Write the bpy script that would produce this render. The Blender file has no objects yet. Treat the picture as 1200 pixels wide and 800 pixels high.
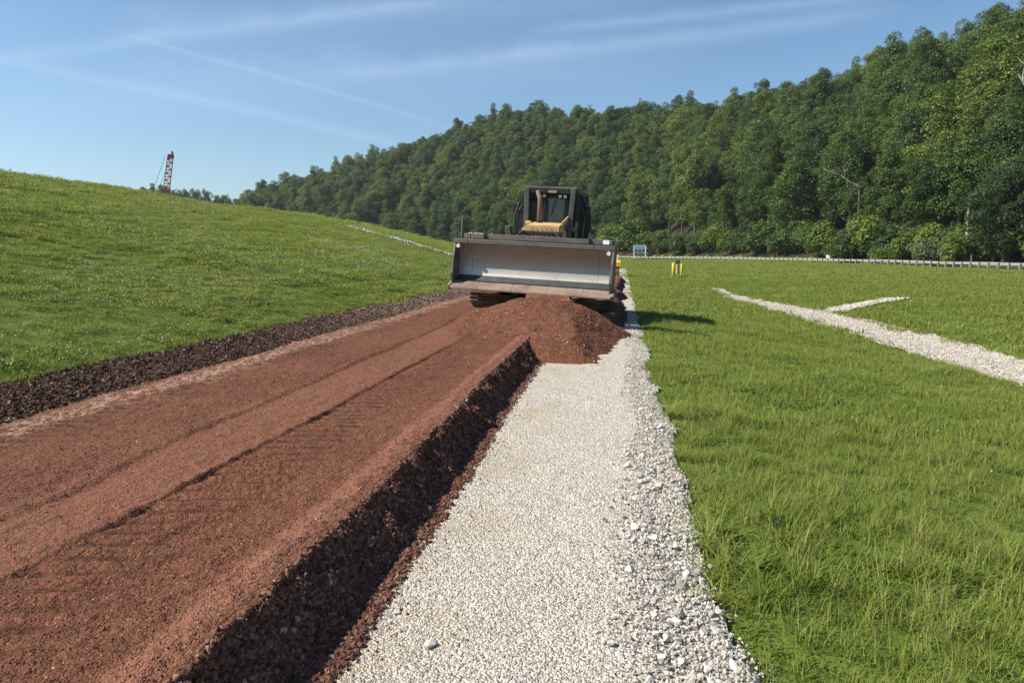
import bpy, bmesh, math, random
import numpy as np
from mathutils import Vector, Matrix

R = math.radians
random.seed(7)
rng = np.random.default_rng(11)
scene = bpy.context.scene
COL = scene.collection

# ------------------------------------------------------------------ camera, sky, sun, exposure
EYE = 1.9
FPX = 867.0                       # focal length in pixels of the 1200 px wide photograph
YAW, PITCH = R(8.4), R(6.9)
cam_d = bpy.data.cameras.new('camera')
cam_d.sensor_width = 36.0
cam_d.lens = FPX / 1200.0 * 36.0
cam_d.clip_start = 0.05
cam_d.clip_end = 12000
cam = bpy.data.objects.new('camera', cam_d)
cam.location = (0, 0, EYE)
cam.rotation_euler = (math.pi / 2 - PITCH, 0, YAW)
COL.objects.link(cam)
scene.camera = cam

SUN_AZ = math.atan2(-0.965, -0.26)      # direction towards the sun, measured from +Y to +X
SUN_EL = R(43)
world = bpy.data.worlds.new('World')
scene.world = world
world.use_nodes = True
wn = world.node_tree.nodes
wl = world.node_tree.links
wn.clear()
w_out = wn.new('ShaderNodeOutputWorld')
w_bg = wn.new('ShaderNodeBackground')
w_sky = wn.new('ShaderNodeTexSky')
w_sky.sky_type = 'NISHITA'
w_sky.sun_disc = False
w_sky.sun_elevation = SUN_EL
w_sky.sun_rotation = SUN_AZ
w_sky.altitude = 200
w_sky.air_density = 1.0
w_sky.dust_density = 0.9
w_sky.ozone_density = 2.5
w_bg.inputs['Strength'].default_value = 0.072
wl.new(w_bg.outputs[0], w_out.inputs['Surface'])

def ray(px, py):
    u = (px - 600.0) / FPX
    v = (400.0 - py) / FPX
    c, s = math.cos(PITCH), math.sin(PITCH)
    fy = c + v * s
    fz = -s + v * c
    d = Vector((u * math.cos(YAW) - fy * math.sin(YAW), u * math.sin(YAW) + fy * math.cos(YAW), fz))
    return d.normalized()

# thin condensation trails and cirrus veil, laid along great circles of the sky
w_tc = wn.new('ShaderNodeTexCoord')
def wmath(op, a, b=None, c=None, clamp=False):
    n = wn.new('ShaderNodeMath'); n.operation = op; n.use_clamp = clamp
    for i, x in enumerate((a, b, c)):
        if x is None: continue
        if isinstance(x, (int, float)): n.inputs[i].default_value = x
        else: wl.new(x, n.inputs[i])
    return n.outputs[0]
def wdot(vec):
    n = wn.new('ShaderNodeVectorMath'); n.operation = 'DOT_PRODUCT'
    wl.new(w_tc.outputs['Generated'], n.inputs[0]); n.inputs[1].default_value = vec
    return n.outputs['Value']
w_noise = wn.new('ShaderNodeTexNoise'); w_noise.inputs['Scale'].default_value = 9; w_noise.inputs['Detail'].default_value = 7
w_noise.inputs['Roughness'].default_value = 0.62
wl.new(w_tc.outputs['Generated'], w_noise.inputs['Vector'])
w_noise2 = wn.new('ShaderNodeTexNoise'); w_noise2.inputs['Scale'].default_value = 2.4; w_noise2.inputs['Detail'].default_value = 4
wl.new(w_tc.outputs['Generated'], w_noise2.inputs['Vector'])
trail_sum = None
def trail(p, q, width, strength, soft_ends=0.1, wob=0.012):
    global trail_sum
    a, b = ray(*p), ray(*q)
    n = a.cross(b).normalized()
    mid = (a + b).normalized()
    half = math.acos(max(-1, min(1, mid.dot(a))))
    d = wdot(n)
    d = wmath('ADD', d, wmath('MULTIPLY', wmath('SUBTRACT', w_noise2.outputs['Fac'], 0.5), wob))
    d = wmath('ADD', d, wmath('MULTIPLY', wmath('SUBTRACT', w_noise.outputs['Fac'], 0.5), width * 2.2))
    k = wmath('DIVIDE', d, width)
    g = wmath('POWER', 2.718, wmath('MULTIPLY', wmath('MULTIPLY', k, k), -1.0))
    e = wn.new('ShaderNodeMapRange'); e.interpolation_type = 'SMOOTHSTEP'
    wl.new(wdot(mid), e.inputs['Value'])
    e.inputs['From Min'].default_value = math.cos(half * (1 + soft_ends) + 0.02)
    e.inputs['From Max'].default_value = math.cos(half * (1 - 2.5 * soft_ends))
    m = wmath('MULTIPLY', wmath('MULTIPLY', g, e.outputs[0]), strength)
    m = wmath('MULTIPLY', m, wmath('MULTIPLY_ADD', w_noise.outputs['Fac'], 1.4, 0.3))
    trail_sum = m if trail_sum is None else wmath('ADD', trail_sum, m)
trail((-20, 62), (460, 168), 0.0060, 0.16)
trail((-20, 68), (520, 2), 0.0080, 0.16)
trail((150, 42), (510, 144), 0.0028, 0.13)
trail((400, 88), (1020, 18), 0.0095, 0.17)
trail((640, 34), (1040, -6), 0.0065, 0.17)
trail((60, 108), (760, 70), 0.035, 0.13, 0.3)
trail((200, 30), (760, -10), 0.02, 0.14, 0.3)
w_mix = wn.new('ShaderNodeMixRGB')
wl.new(wmath('MINIMUM', trail_sum, 0.75), w_mix.inputs['Fac'])
wl.new(w_sky.outputs[0], w_mix.inputs['Color1'])
w_mix.inputs['Color2'].default_value = (5.6, 6.3, 7.3, 1)
w_tint = wn.new('ShaderNodeMixRGB'); w_tint.blend_type = 'MULTIPLY'; w_tint.inputs['Fac'].default_value = 1.0
wl.new(w_mix.outputs[0], w_tint.inputs['Color1']); w_tint.inputs['Color2'].default_value = (0.87, 1.0, 1.06, 1)
wl.new(w_tint.outputs[0], w_bg.inputs['Color'])

sun_d = bpy.data.lights.new('sun', 'SUN')
sun_d.energy = 4.7
sun_d.angle = R(0.53)
sun_d.color = (1.0, 0.91, 0.78)
sun = bpy.data.objects.new('sun', sun_d)
S = Vector((math.sin(SUN_AZ) * math.cos(SUN_EL), math.cos(SUN_AZ) * math.cos(SUN_EL), math.sin(SUN_EL)))
sun.rotation_euler = S.to_track_quat('Z', 'Y').to_euler()
sun.location = (-30, -15, 40)
COL.objects.link(sun)

scene.view_settings.view_transform = 'Standard'
scene.view_settings.look = 'None'
scene.view_settings.gamma = 1
scene.view_settings.exposure = 0.9
scene.view_settings.use_curve_mapping = False
scene.render.resolution_x, scene.render.resolution_y = 1024, 682
try:
    scene.cycles.volume_bounces = 0
    scene.cycles.transparent_max_bounces = 8
    scene.cycles.max_bounces = 6
except Exception:
    pass

# ------------------------------------------------------------------ TERRAIN BEGIN
def sm(a, b, x):
    t = np.clip((np.asarray(x, float) - a) / (b - a), 0, 1)
    return t * t * (3 - 2 * t)

def vnoise(x, y, seed=0):
    x = np.asarray(x, float); y = np.asarray(y, float)
    xi = np.floor(x).astype(np.int64); yi = np.floor(y).astype(np.int64)
    fx = x - xi; fy = y - yi
    fx = fx * fx * (3 - 2 * fx); fy = fy * fy * (3 - 2 * fy)
    def h(a, b):
        n = (a * 374761393 + b * 668265263 + seed * 974711 + 12345) & 0x7fffffff
        n = ((n ^ (n >> 13)) * 1274126177) & 0x7fffffff
        n = (n ^ (n >> 16)) & 0xffff
        return n / 65535.0 * 2 - 1
    return (h(xi, yi) * (1 - fx) + h(xi + 1, yi) * fx) * (1 - fy) + (h(xi, yi + 1) * (1 - fx) + h(xi + 1, yi + 1) * fx) * fy

def fbm(x, y, octv=4, seed=0, gain=0.5):
    s = 0; a = 1.0
    for i in range(octv):
        s = s + a * vnoise(x * 2 ** i, y * 2 ** i, seed + i * 17)
        a *= gain
    return s

# hill: (photo column of a skyline point, its row, metres to the foot, metres to the ridge)
HILL = [(1500, -40, 98, 206), (1350, -30, 104, 214), (1200, 5, 112, 222), (1150, 26, 118, 230), (1100, 50, 126, 238), (1040, 66, 136, 248),
        (1000, 83, 142, 256), (930, 100, 158, 280), (860, 116, 178, 302), (800, 124, 198, 326), (740, 127, 224, 356),
        (680, 126, 242, 388), (600, 130, 268, 415), (560, 142, 282, 425), (480, 168, 310, 440), (400, 192, 330, 450),
        (340, 212, 340, 455), (292, 222, 345, 460), (278, 240, 345, 462), (230, 238, 350, 470), (165, 230, 356, 480),
        (60, 245, 360, 490), (-150, 245, 370, 500)]
TREE_H = 16.8
_az, _rb, _rr, _zr = [], [], [], []
for px, py, rb, rr in HILL:
    d = ray(px, py)
    _az.append(math.degrees(math.atan2(d.x, d.y)))
    _rb.append(rb); _rr.append(rr)
    _zr.append(EYE + d.z / math.hypot(d.x, d.y) * rr - TREE_H * 0.97)
_o = np.argsort(_az)
_az = np.array(_az)[_o]; _rb = np.array(_rb, float)[_o]; _rr = np.array(_rr, float)[_o]; _zr = np.array(_zr)[_o]

def hill_t(X, Y):
    r = np.hypot(X, Y); az = np.degrees(np.arctan2(X, Y))
    rb = np.interp(az, _az, _rb); rr = np.interp(az, _az, _rr); zr = np.interp(az, _az, _zr)
    zr = zr * (1 - sm(70, 120, np.abs(az)))
    t = np.clip((r - rb) / (rr - rb), 0, 1)
    s = 0.55 * t + 0.45 * t * t * (3 - 2 * t)
    s = s * (1 - 0.75 * sm(rr + 40, rr + 900, r))
    return t, s * zr, r, rb, rr, az

EMB_TOE, EMB_CREST, EMB_H = -7.7, -25.0, 4.9
def bank(X, Y):
    """grassed embankment along the left side of the road"""
    d = EMB_TOE - X
    w = EMB_TOE - EMB_CREST
    u = np.clip(d / w, 0, 1)
    prof = 0.22 + (EMB_H - 0.22) * (u * (1 - 0.10 * u) / 0.90)
    prof = np.where(d > w - 0.0, EMB_H + 0.0 + 4.2 * (1 - np.exp(-np.clip(d - w, 0, None) / 90.0)), prof)
    prof = np.where(d < 0, 0.0, prof)
    yy = Y - 1.35 * np.clip(EMB_CREST - X, 0, None)
    A = 1 - 0.93 * sm(52, 124, yy)
    A = A + 0.10 * np.exp(-((yy - 80) / 12.0) ** 2) + 0.09 * (1 - sm(20, 40, yy))
    return prof * A

RIGHT = np.array([(-6.2, -0.03), (0.45, -0.03), (0.62, -0.05), (1.2, -0.11), (2.5, -0.30), (5.0, -0.62), (7.0, -0.86), (7.5, -0.93), (8.5, -1.0), (9.5, -0.93),
                  (10.3, -0.78), (12.5, -0.48), (16, -0.22), (24, -0.06), (34, 0.02), (5000, 0.02)])
def near_ground(X, Y):
    X = np.asarray(X, float); Y = np.asarray(Y, float)
    p = np.interp(X + (0.083 * np.clip(Y - 30, -40, 30) - 0.3) * sm(1, 6.5, X), RIGHT[:, 0], RIGHT[:, 1])
    fade = 1 - 0.82 * sm(40, 74, Y)
    p = np.where(X > 0.62, -0.05 + (p + 0.05) * fade, p)
    left = np.interp(X, [-7.7, -7.3, -5.6], [0.2, 0.14, -0.03])
    p = np.where(X < -5.6, left * (1 - 0.6 * sm(60, 110, Y)), p)
    b = bank(X, Y)
    p = np.where(X < EMB_TOE, np.maximum(b, 0.02), p)
    rough = 0.035 * fbm(X / 1.7, Y / 1.7, 3, 3) + 0.10 * fbm(X / 9.0, Y / 9.0, 2, 9)
    k = sm(0.6, 4.0, X) + sm(-EMB_TOE + 0.2, -EMB_TOE + 4, -X)
    far = sm(30, 100, Y)
    return p + rough * np.clip(k, 0, 1) * (1 - 0.6 * far)

def ground(X, Y):
    t, hz, *_ = hill_t(X, Y)
    return near_ground(X, Y) + hz

def hit(px, py, zf=None, rmax=700):
    """point of the terrain seen at a pixel"""
    d = ray(px, py)
    r = np.concatenate([np.arange(2, 60, 0.02), np.arange(60, rmax, 0.1)])
    X, Y, Z = d.x * r, d.y * r, EYE + d.z * r
    g = (zf or ground)(X, Y)
    i = np.argmax(Z < g)
    return Vector((X[i], Y[i], float(g[i])))
def project(P):
    P = np.asarray(P, float)
    x, y, z = P[..., 0], P[..., 1], P[..., 2] - EYE
    rx = x * math.cos(YAW) + y * math.sin(YAW)
    fy = -x * math.sin(YAW) + y * math.cos(YAW)
    dep = fy * math.cos(PITCH) - z * math.sin(PITCH)
    up = fy * math.sin(PITCH) + z * math.cos(PITCH)
    dep_s = np.where(dep > 0.05, dep, 0.05)
    return 600 + FPX * rx / dep_s, 400 - FPX * up / dep_s, dep
# TERRAIN END

# ------------------------------------------------------------------ helpers
def tag(o, label=None, cat=None, group=None, kind=None):
    if label: o['label'] = label
    if cat: o['category'] = cat
    if group: o['group'] = group
    if kind: o['kind'] = kind
    return o
def link(o, parent=None):
    COL.objects.link(o)
    if parent is not None: o.parent = parent
    return o
def empty(name, loc=(0, 0, 0), rot=(0, 0, 0)):
    o = bpy.data.objects.new(name, None)
    o.empty_display_size = 0.2
    o.location = loc; o.rotation_euler = rot
    return link(o)

class MB:
    """collects simple shapes; build() links them as one mesh object"""
    def __init__(self): self.v = []; self.f = []
    def add(self, vs, fs):
        n = len(self.v); self.v += [tuple(p) for p in vs]; self.f += [tuple(i + n for i in f) for f in fs]; return self
    def box(self, c, s, M=None, bev=0.0):
        bm = bmesh.new()
        bmesh.ops.create_cube(bm, size=1)
        for p in bm.verts: p.co = Vector((p.co.x * s[0], p.co.y * s[1], p.co.z * s[2]))
        if bev > 0:
            bmesh.ops.bevel(bm, geom=list(bm.edges), offset=bev, segments=1, affect='EDGES', profile=0.5)
        bm.verts.index_update()
        vs = [((M @ p.co) if M else p.co) + Vector(c) for p in bm.verts]
        fs = [[q.index for q in f.verts] for f in bm.faces]
        bm.free()
        return self.add(vs, fs)
    def bar(self, a, b, w, h=None, bev=0.0, up=(0, 0, 1)):
        a, b = Vector(a), Vector(b); d = b - a; L = d.length; d.normalize()
        u = Vector(up)
        if abs(d.dot(u)) > 0.98: u = Vector((0, 1, 0))
        x = d.cross(u).normalized(); z = x.cross(d)
        M = Matrix((x, d, z)).transposed()
        return self.box((a + b) / 2, (w, L, h or w), M, bev)
    def tube(self, pts, rad, n=8, caps=True):
        pts = [Vector(p) for p in pts]
        if not hasattr(rad, '__len__'): rad = [rad] * len(pts)
        vs, fs = [], []
        prev = None
        for i, p in enumerate(pts):
            d = (pts[min(i + 1, len(pts) - 1)] - pts[max(i - 1, 0)]).normalized()
            if prev is None:
                a = Vector((0, 0, 1)) if abs(d.z) < 0.9 else Vector((1, 0, 0))
                x = d.cross(a).normalized()
            else:
                x = (prev - d * prev.dot(d)).normalized()
            prev = x; y = d.cross(x)
            for k in range(n):
                t = 2 * math.pi * k / n
                vs.append(p + (x * math.cos(t) + y * math.sin(t)) * rad[i])
        for i in range(len(pts) - 1):
            for k in range(n):
                a, b = i * n + k, i * n + (k + 1) % n
                fs.append((a, b, b + n, a + n))
        if caps:
            fs.append(tuple(range(n - 1, -1, -1))); m = (len(pts) - 1) * n; fs.append(tuple(range(m, m + n)))
        return self.add(vs, fs)
    def prism(self, poly, x0, x1, axis='x'):
        """polygon in (y,z) extruded along x, or in (x,z) along y, or in (x,y) along z"""
        def P(a, b, c):
            return {'x': (c, a, b), 'y': (a, c, b), 'z': (a, b, c)}[axis]
        n = len(poly)
        vs = [P(a, b, x0) for a, b in poly] + [P(a, b, x1) for a, b in poly]
        fs = [tuple(range(n - 1, -1, -1)), tuple(range(n, 2 * n))] + [(i, (i + 1) % n, (i + 1) % n + n, i + n) for i in range(n)]
        return self.add(vs, fs)
    def lathe(self, prof, c=(0, 0, 0), n=12, axis='z'):
        vs, fs = [], []
        for r, h in prof:
            for k in range(n):
                t = 2 * math.pi * k / n
                p = (r * math.cos(t), r * math.sin(t), h) if axis == 'z' else ((h, r * math.cos(t), r * math.sin(t)) if axis == 'x' else (r * math.cos(t), h, r * math.sin(t)))
                vs.append(Vector(p) + Vector(c))
        for i in range(len(prof) - 1):
            for k in range(n):
                a, b = i * n + k, i * n + (k + 1) % n
                fs.append((a, b, b + n, a + n))
        fs.append(tuple(range(n))); m = (len(prof) - 1) * n; fs.append(tuple(range(m, m + n)))
        return self.add(vs, fs)
    def mesh(self, name, mat, smooth=False):
        me = bpy.data.meshes.new(name)
        me.from_pydata(self.v, [], self.f)
        bm = bmesh.new(); bm.from_mesh(me); bmesh.ops.recalc_face_normals(bm, faces=bm.faces); bm.to_mesh(me); bm.free()
        if mat: me.materials.append(mat)
        if smooth:
            me.polygons.foreach_set('use_smooth', [True] * len(me.polygons))
        return me
    def build(self, name, mat, parent=None, smooth=False):
        return link(bpy.data.objects.new(name, self.mesh(name, mat, smooth)), parent)

def np_mesh(name, V, F, mat, smooth=False):
    """numpy vertices (n,3) and same-sized faces (m,k)"""
    me = bpy.data.meshes.new(name)
    V = np.asarray(V, np.float32); F = np.asarray(F, np.int32)
    k = F.shape[1]
    me.vertices.add(len(V)); me.vertices.foreach_set('co', V.ravel())
    me.loops.add(F.size); me.loops.foreach_set('vertex_index', F.ravel())
    me.polygons.add(len(F))
    me.polygons.foreach_set('loop_start', np.arange(0, F.size, k, dtype=np.int32))
    me.polygons.foreach_set('loop_total', np.full(len(F), k, np.int32))
    if smooth: me.polygons.foreach_set('use_smooth', np.ones(len(F), bool))
    me.update(calc_edges=True)
    for m in (mat if isinstance(mat, (list, tuple)) else [mat]):
        if m: me.materials.append(m)
    return me
def grid_mesh(name, xs, ys, zf, mat, keep=None, smooth=True):
    X, Y = np.meshgrid(np.asarray(xs, float), np.asarray(ys, float))
    Z = zf(X, Y)
    nx, ny = len(xs), len(ys)
    i = np.arange(nx * ny).reshape(ny, nx)
    F = np.stack([i[:-1, :-1], i[:-1, 1:], i[1:, 1:], i[1:, :-1]], -1).reshape(-1, 4)
    V = np.stack([X, Y, Z], -1).reshape(-1, 3)
    if keep is not None:
        kf = keep(V[F].mean(1)); F = F[kf]
        used = np.unique(F); m = np.full(len(V), -1); m[used] = np.arange(len(used)); F = m[F]; V = V[used]
    return np_mesh(name, V, F, mat, smooth), V, F

# ------------------------------------------------------------------ materials
class NT:
    def __init__(self, name):
        self.m = bpy.data.materials.new(name); self.m.use_nodes = True
        self.n = self.m.node_tree.nodes; self.l = self.m.node_tree.links
        self.b = self.n['Principled BSDF']; self.out = self.n['Material Output']
        self.tc = self.n.new('ShaderNodeTexCoord')
    def put(self, sock, x):
        if x is None: return
        if isinstance(x, (int, float)): sock.default_value = x
        elif isinstance(x, (tuple, list)): sock.default_value = (*x, 1) if len(x) == 3 and sock.type == 'RGBA' else x
        else: self.l.new(x, sock)
    def noise(self, scale, detail=4, rough=0.55, vec=None, dist=0.0):
        n = self.n.new('ShaderNodeTexNoise'); n.inputs['Scale'].default_value = scale; n.inputs['Detail'].default_value = detail
        n.inputs['Roughness'].default_value = rough; n.inputs['Distortion'].default_value = dist
        self.l.new(vec or self.tc.outputs['Object'], n.inputs['Vector']); return n.outputs['Fac']
    def voro(self, scale, feature='F1', out='Distance', vec=None, rnd=1.0):
        n = self.n.new('ShaderNodeTexVoronoi'); n.feature = feature; n.inputs['Scale'].default_value = scale; n.inputs['Randomness'].default_value = rnd
        self.l.new(vec or self.tc.outputs['Object'], n.inputs['Vector']); return n.outputs[out]
    def math(self, op, a, b=None, c=None, clamp=False):
        n = self.n.new('ShaderNodeMath'); n.operation = op; n.use_clamp = clamp
        for i, x in enumerate((a, b, c)): self.put(n.inputs[i], x)
        return n.outputs[0]
    def rng(self, x, a, b, c=0.0, d=1.0):
        n = self.n.new('ShaderNodeMapRange'); n.interpolation_type = 'SMOOTHSTEP'
        self.put(n.inputs['Value'], x)
        for k, val in (('From Min', a), ('From Max', b), ('To Min', c), ('To Max', d)): n.inputs[k].default_value = val
        return n.outputs[0]
    def mix(self, fac, a, b, mode='MIX'):
        n = self.n.new('ShaderNodeMixRGB'); n.blend_type = mode
        self.put(n.inputs['Fac'], fac); self.put(n.inputs['Color1'], a); self.put(n.inputs['Color2'], b); return n.outputs[0]
    def ramp(self, fac, stops):
        n = self.n.new('ShaderNodeValToRGB'); self.put(n.inputs['Fac'], fac)
        e = n.color_ramp.elements
        e[0].position, e[0].color = stops[0][0], (*stops[0][1], 1); e[1].position, e[1].color = stops[-1][0], (*stops[-1][1], 1)
        for p, c in stops[1:-1]:
            q = e.new(p); q.color = (*c, 1)
        return n.outputs[0]
    def rand(self):
        return self.n.new('ShaderNodeObjectInfo').outputs['Random']
    def sep(self):
        n = self.n.new('ShaderNodeSeparateXYZ'); self.l.new(self.tc.outputs['Object'], n.inputs[0]); return n.outputs
    def bump(self, h, strength=0.5, dist=0.02, prev=None):
        n = self.n.new('ShaderNodeBump'); n.inputs['Strength'].default_value = strength; n.inputs['Distance'].default_value = dist
        self.l.new(h, n.inputs['Height'])
        if prev: self.l.new(prev, n.inputs['Normal'])
        self.l.new(n.outputs[0], self.b.inputs['Normal']); return n.outputs[0]
    def done(self, color=None, rough=0.8, metal=0.0, spec=0.3):
        self.put(self.b.inputs['Base Color'], color); self.put(self.b.inputs['Roughness'], rough); self.put(self.b.inputs['Metallic'], metal)
        self.b.inputs['Specular IOR Level'].default_value = spec
        return self.m

def plain(name, c, rough=0.6, metal=0.0, var=0.25, scale=6.0, dirt=None, dirt_amt=0.4, bump=0.0, spec=0.4):
    t = NT(name)
    n = t.noise(scale, 5)
    col = t.mix(n, tuple(x * (1 - var) for x in c), tuple(min(1, x * (1 + var)) for x in c))
    if dirt:
        d = t.rng(t.noise(scale * 0.55, 6, 0.65), 0.55 - dirt_amt * 0.4, 0.75 - dirt_amt * 0.2)
        col = t.mix(d, col, dirt)
    if bump: t.bump(t.noise(scale * 8, 4), bump, 0.004)
    return t.done(col, t.math('MULTIPLY_ADD', n, 0.2, rough - 0.1), metal, spec)

def leafy(name, stops, trans=0.35, rough=0.55, noise_scale=0.25, w_obj=0.5, w_leaf=0.5, w_loc=0.0, up=0.0, tint=False):
    """diffuse and translucent leaf, colour picked per object and varied by place"""
    t = NT(name)
    g = t.n.new('ShaderNodeNewGeometry'); oi = t.n.new('ShaderNodeObjectInfo')
    loc = t.noise(noise_scale, 3, 0.6, oi.outputs['Location'])
    f = t.math('ADD', t.math('MULTIPLY', oi.outputs['Random'], w_obj), t.math('MULTIPLY', g.outputs['Random Per Island'], w_leaf))
    f = t.math('ADD', f, t.math('MULTIPLY', t.math('SUBTRACT', loc, 0.5), w_loc))
    col = t.ramp(f, stops)
    if tint:
        col = t.mix(1.0, col, t.ramp(oi.outputs['Random'], [(0.0, (0.70, 0.84, 1.0)), (0.3, (0.95, 0.98, 1.0)), (0.7, (1.05, 1.03, 0.95)), (1.0, (1.26, 1.17, 0.88))]), 'MULTIPLY')
    p = t.b; t.done(col, rough, 0.0, 0.25)
    if up:
        vm = t.n.new('ShaderNodeVectorMath'); vm.operation = 'SCALE'; t.l.new(g.outputs['Normal'], vm.inputs[0]); vm.inputs['Scale'].default_value = 1 - up
        va = t.n.new('ShaderNodeVectorMath'); va.operation = 'ADD'; t.l.new(vm.outputs[0], va.inputs[0]); va.inputs[1].default_value = (0, 0, up)
        vn = t.n.new('ShaderNodeVectorMath'); vn.operation = 'NORMALIZE'; t.l.new(va.outputs[0], vn.inputs[0]); t.l.new(vn.outputs[0], p.inputs['Normal'])
    tr = t.n.new('ShaderNodeBsdfTranslucent')
    t.l.new(t.mix(0.35, col, (0.20, 0.26, 0.02)), tr.inputs['Color'])
    mx = t.n.new('ShaderNodeMixShader'); mx.inputs['Fac'].default_value = trans
    t.l.new(p.outputs[0], mx.inputs[1]); t.l.new(tr.outputs[0], mx.inputs[2]); t.l.new(mx.outputs[0], t.out.inputs['Surface'])
    return t.m

M = {}
# grassed earth beneath the blades
t = NT('grass_soil')
n1 = t.noise(0.35, 5); n2 = t.noise(4.0, 5, 0.7); n3 = t.noise(30, 4, 0.7)
c = t.ramp(t.math('ADD', t.math('MULTIPLY', n1, 0.5), t.math('MULTIPLY', n2, 0.5)), [(0.3, (0.100, 0.150, 0.024)), (0.5, (0.140, 0.198, 0.033)), (0.7, (0.185, 0.225, 0.05))])
c = t.mix(t.rng(n3, 0.35, 0.7), t.mix(0.5, c, (0.03, 0.045, 0.01)), c)
t.bump(n3, 0.8, 0.05); M['grass_soil'] = t.done(c, 0.9, 0, 0.1)
t = NT('forest_floor')
M['forest_floor'] = t.done(t.ramp(t.noise(0.3, 5), [(0.3, (0.02, 0.025, 0.008)), (0.7, (0.05, 0.05, 0.02))]), 0.95, 0, 0.1)

# red fill
def red_mat(name, bands=True, dark=1.0):
    t = NT(name)
    n1 = t.noise(0.9, 5, 0.6); n2 = t.noise(14, 6, 0.75); v = t.voro(95); v2 = t.voro(26)
    c = t.ramp(n1, [(0.3, (0.132 * dark, 0.057 * dark, 0.035 * dark)), (0.55, (0.176 * dark, 0.077 * dark, 0.046 * dark)), (0.75, (0.215 * dark, 0.100 * dark, 0.061 * dark))])
    c = t.mix(t.rng(n2, 0.30, 0.75, 0.0, 0.8), t.mix(0.5, c, (0.085 * dark, 0.032 * dark, 0.020 * dark)), c)
    cellc = t.voro(95, out='Color')
    sp = t.n.new('ShaderNodeSeparateColor'); t.l.new(cellc, sp.inputs[0])
    c = t.mix(1.0, c, t.ramp(sp.outputs[1], [(0.0, (0.45, 0.43, 0.42)), (0.3, (0.88, 0.88, 0.87)), (1.0, (1.25, 1.25, 1.22))]), 'MULTIPLY')
    c = t.mix(t.math('MULTIPLY', t.rng(sp.outputs[0], 0.94, 0.965), t.rng(v, 0.45, 0.2)), c, (0.46, 0.30, 0.22))
    if bands:
        x = t.sep()['X']
        wob = t.math('MULTIPLY', t.math('SUBTRACT', t.noise(1.2, 5, 0.65), 0.5), 0.9)
        xx = t.math('ADD', x, wob)
        c = t.mix(t.math('MULTIPLY', t.math('MULTIPLY', t.rng(xx, -3.95, -3.6), t.rng(x, -2.95, -3.02)), 0.35), c, (0.235, 0.112, 0.070))
        # pale limestone fines dragged along the left edge
        band = t.math('MULTIPLY', t.rng(xx, -5.80, -5.55), t.rng(xx, -4.95, -5.3))
        band = t.math('MULTIPLY', band, t.rng(n2, 0.42, 0.62))
        c = t.mix(t.math('MULTIPLY', band, 0.55), c, (0.50, 0.36, 0.28))
        # packed dusty rim along the right edge
        rim = t.math('MULTIPLY', t.rng(x, -1.98, -1.86), t.rng(x, -1.66, -1.72))
        rim = t.math('MULTIPLY', rim, t.rng(n2, 0.3, 0.6))
        c = t.mix(t.math('MULTIPLY', rim, 0.45), c, (0.33, 0.155, 0.105))
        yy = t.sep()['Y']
        groove_shade = t.math('SINE', t.math('MULTIPLY', t.math('SUBTRACT', yy, t.math('MULTIPLY', t.math('ADD', x, 2.98), 0.18)), 2 * math.pi / 0.19))
        groove_shade = t.math('MULTIPLY', t.rng(groove_shade, -0.25, -0.7), t.rng(t.noise(1.1, 3), 0.36, 0.50))
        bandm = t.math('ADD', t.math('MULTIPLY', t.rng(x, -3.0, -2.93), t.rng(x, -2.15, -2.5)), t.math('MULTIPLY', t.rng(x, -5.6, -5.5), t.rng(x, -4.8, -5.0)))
        c = t.mix(t.math('MULTIPLY', t.math('MULTIPLY', groove_shade, bandm), t.rng(t.noise(9, 4, 0.7), 0.3, 0.65, 0.1, 0.9)), c, (0.060, 0.027, 0.018))  # shade of the tread grooves painted as dark stripes in the soil colour
        damp = t.math('MULTIPLY', t.rng(t.sep()['Z'], 0.27, 0.21), t.rng(t.sep()['X'], -4.0, -3.0))  # damp brown of the cut face, darkened further to paint in its shadow
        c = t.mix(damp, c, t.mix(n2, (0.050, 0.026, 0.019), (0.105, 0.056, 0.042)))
    h = t.math('ADD', t.math('MULTIPLY', n2, 0.7), t.math('MULTIPLY', v2, -0.55))
    b1 = t.bump(h, 0.75, 0.035)
    t.bump(t.math('MULTIPLY', v, -1.0), 0.7, 0.012, b1)
    return t.done(c, 0.95, 0, 0.12)
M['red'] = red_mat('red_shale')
M['red_pile'] = red_mat('loose_red_shale', False)
t = NT('red_crumb')
M['crumb'] = t.done(t.ramp(t.rand(), [(0.0, (0.06, 0.024, 0.016)), (0.4, (0.16, 0.072, 0.047)), (0.9, (0.27, 0.135, 0.092)), (1.0, (0.48, 0.32, 0.24))]), 0.95, 0, 0.1)
t = NT('dark_soil')
n2 = t.noise(11, 6, 0.75)
c = t.ramp(n2, [(0.3, (0.030, 0.018, 0.013)), (0.55, (0.070, 0.042, 0.030)), (0.8, (0.13, 0.085, 0.06))])
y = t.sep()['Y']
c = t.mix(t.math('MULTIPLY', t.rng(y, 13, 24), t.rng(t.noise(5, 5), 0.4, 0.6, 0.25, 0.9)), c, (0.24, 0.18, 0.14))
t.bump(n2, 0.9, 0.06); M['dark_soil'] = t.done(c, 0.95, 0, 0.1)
t = NT('dark_clod')
M['clod'] = t.done(t.ramp(t.rand(), [(0.0, (0.028, 0.016, 0.012)), (0.6, (0.075, 0.043, 0.031)), (0.92, (0.13, 0.08, 0.06)), (1.0, (0.30, 0.24, 0.19))]), 0.95, 0, 0.1)

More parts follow.
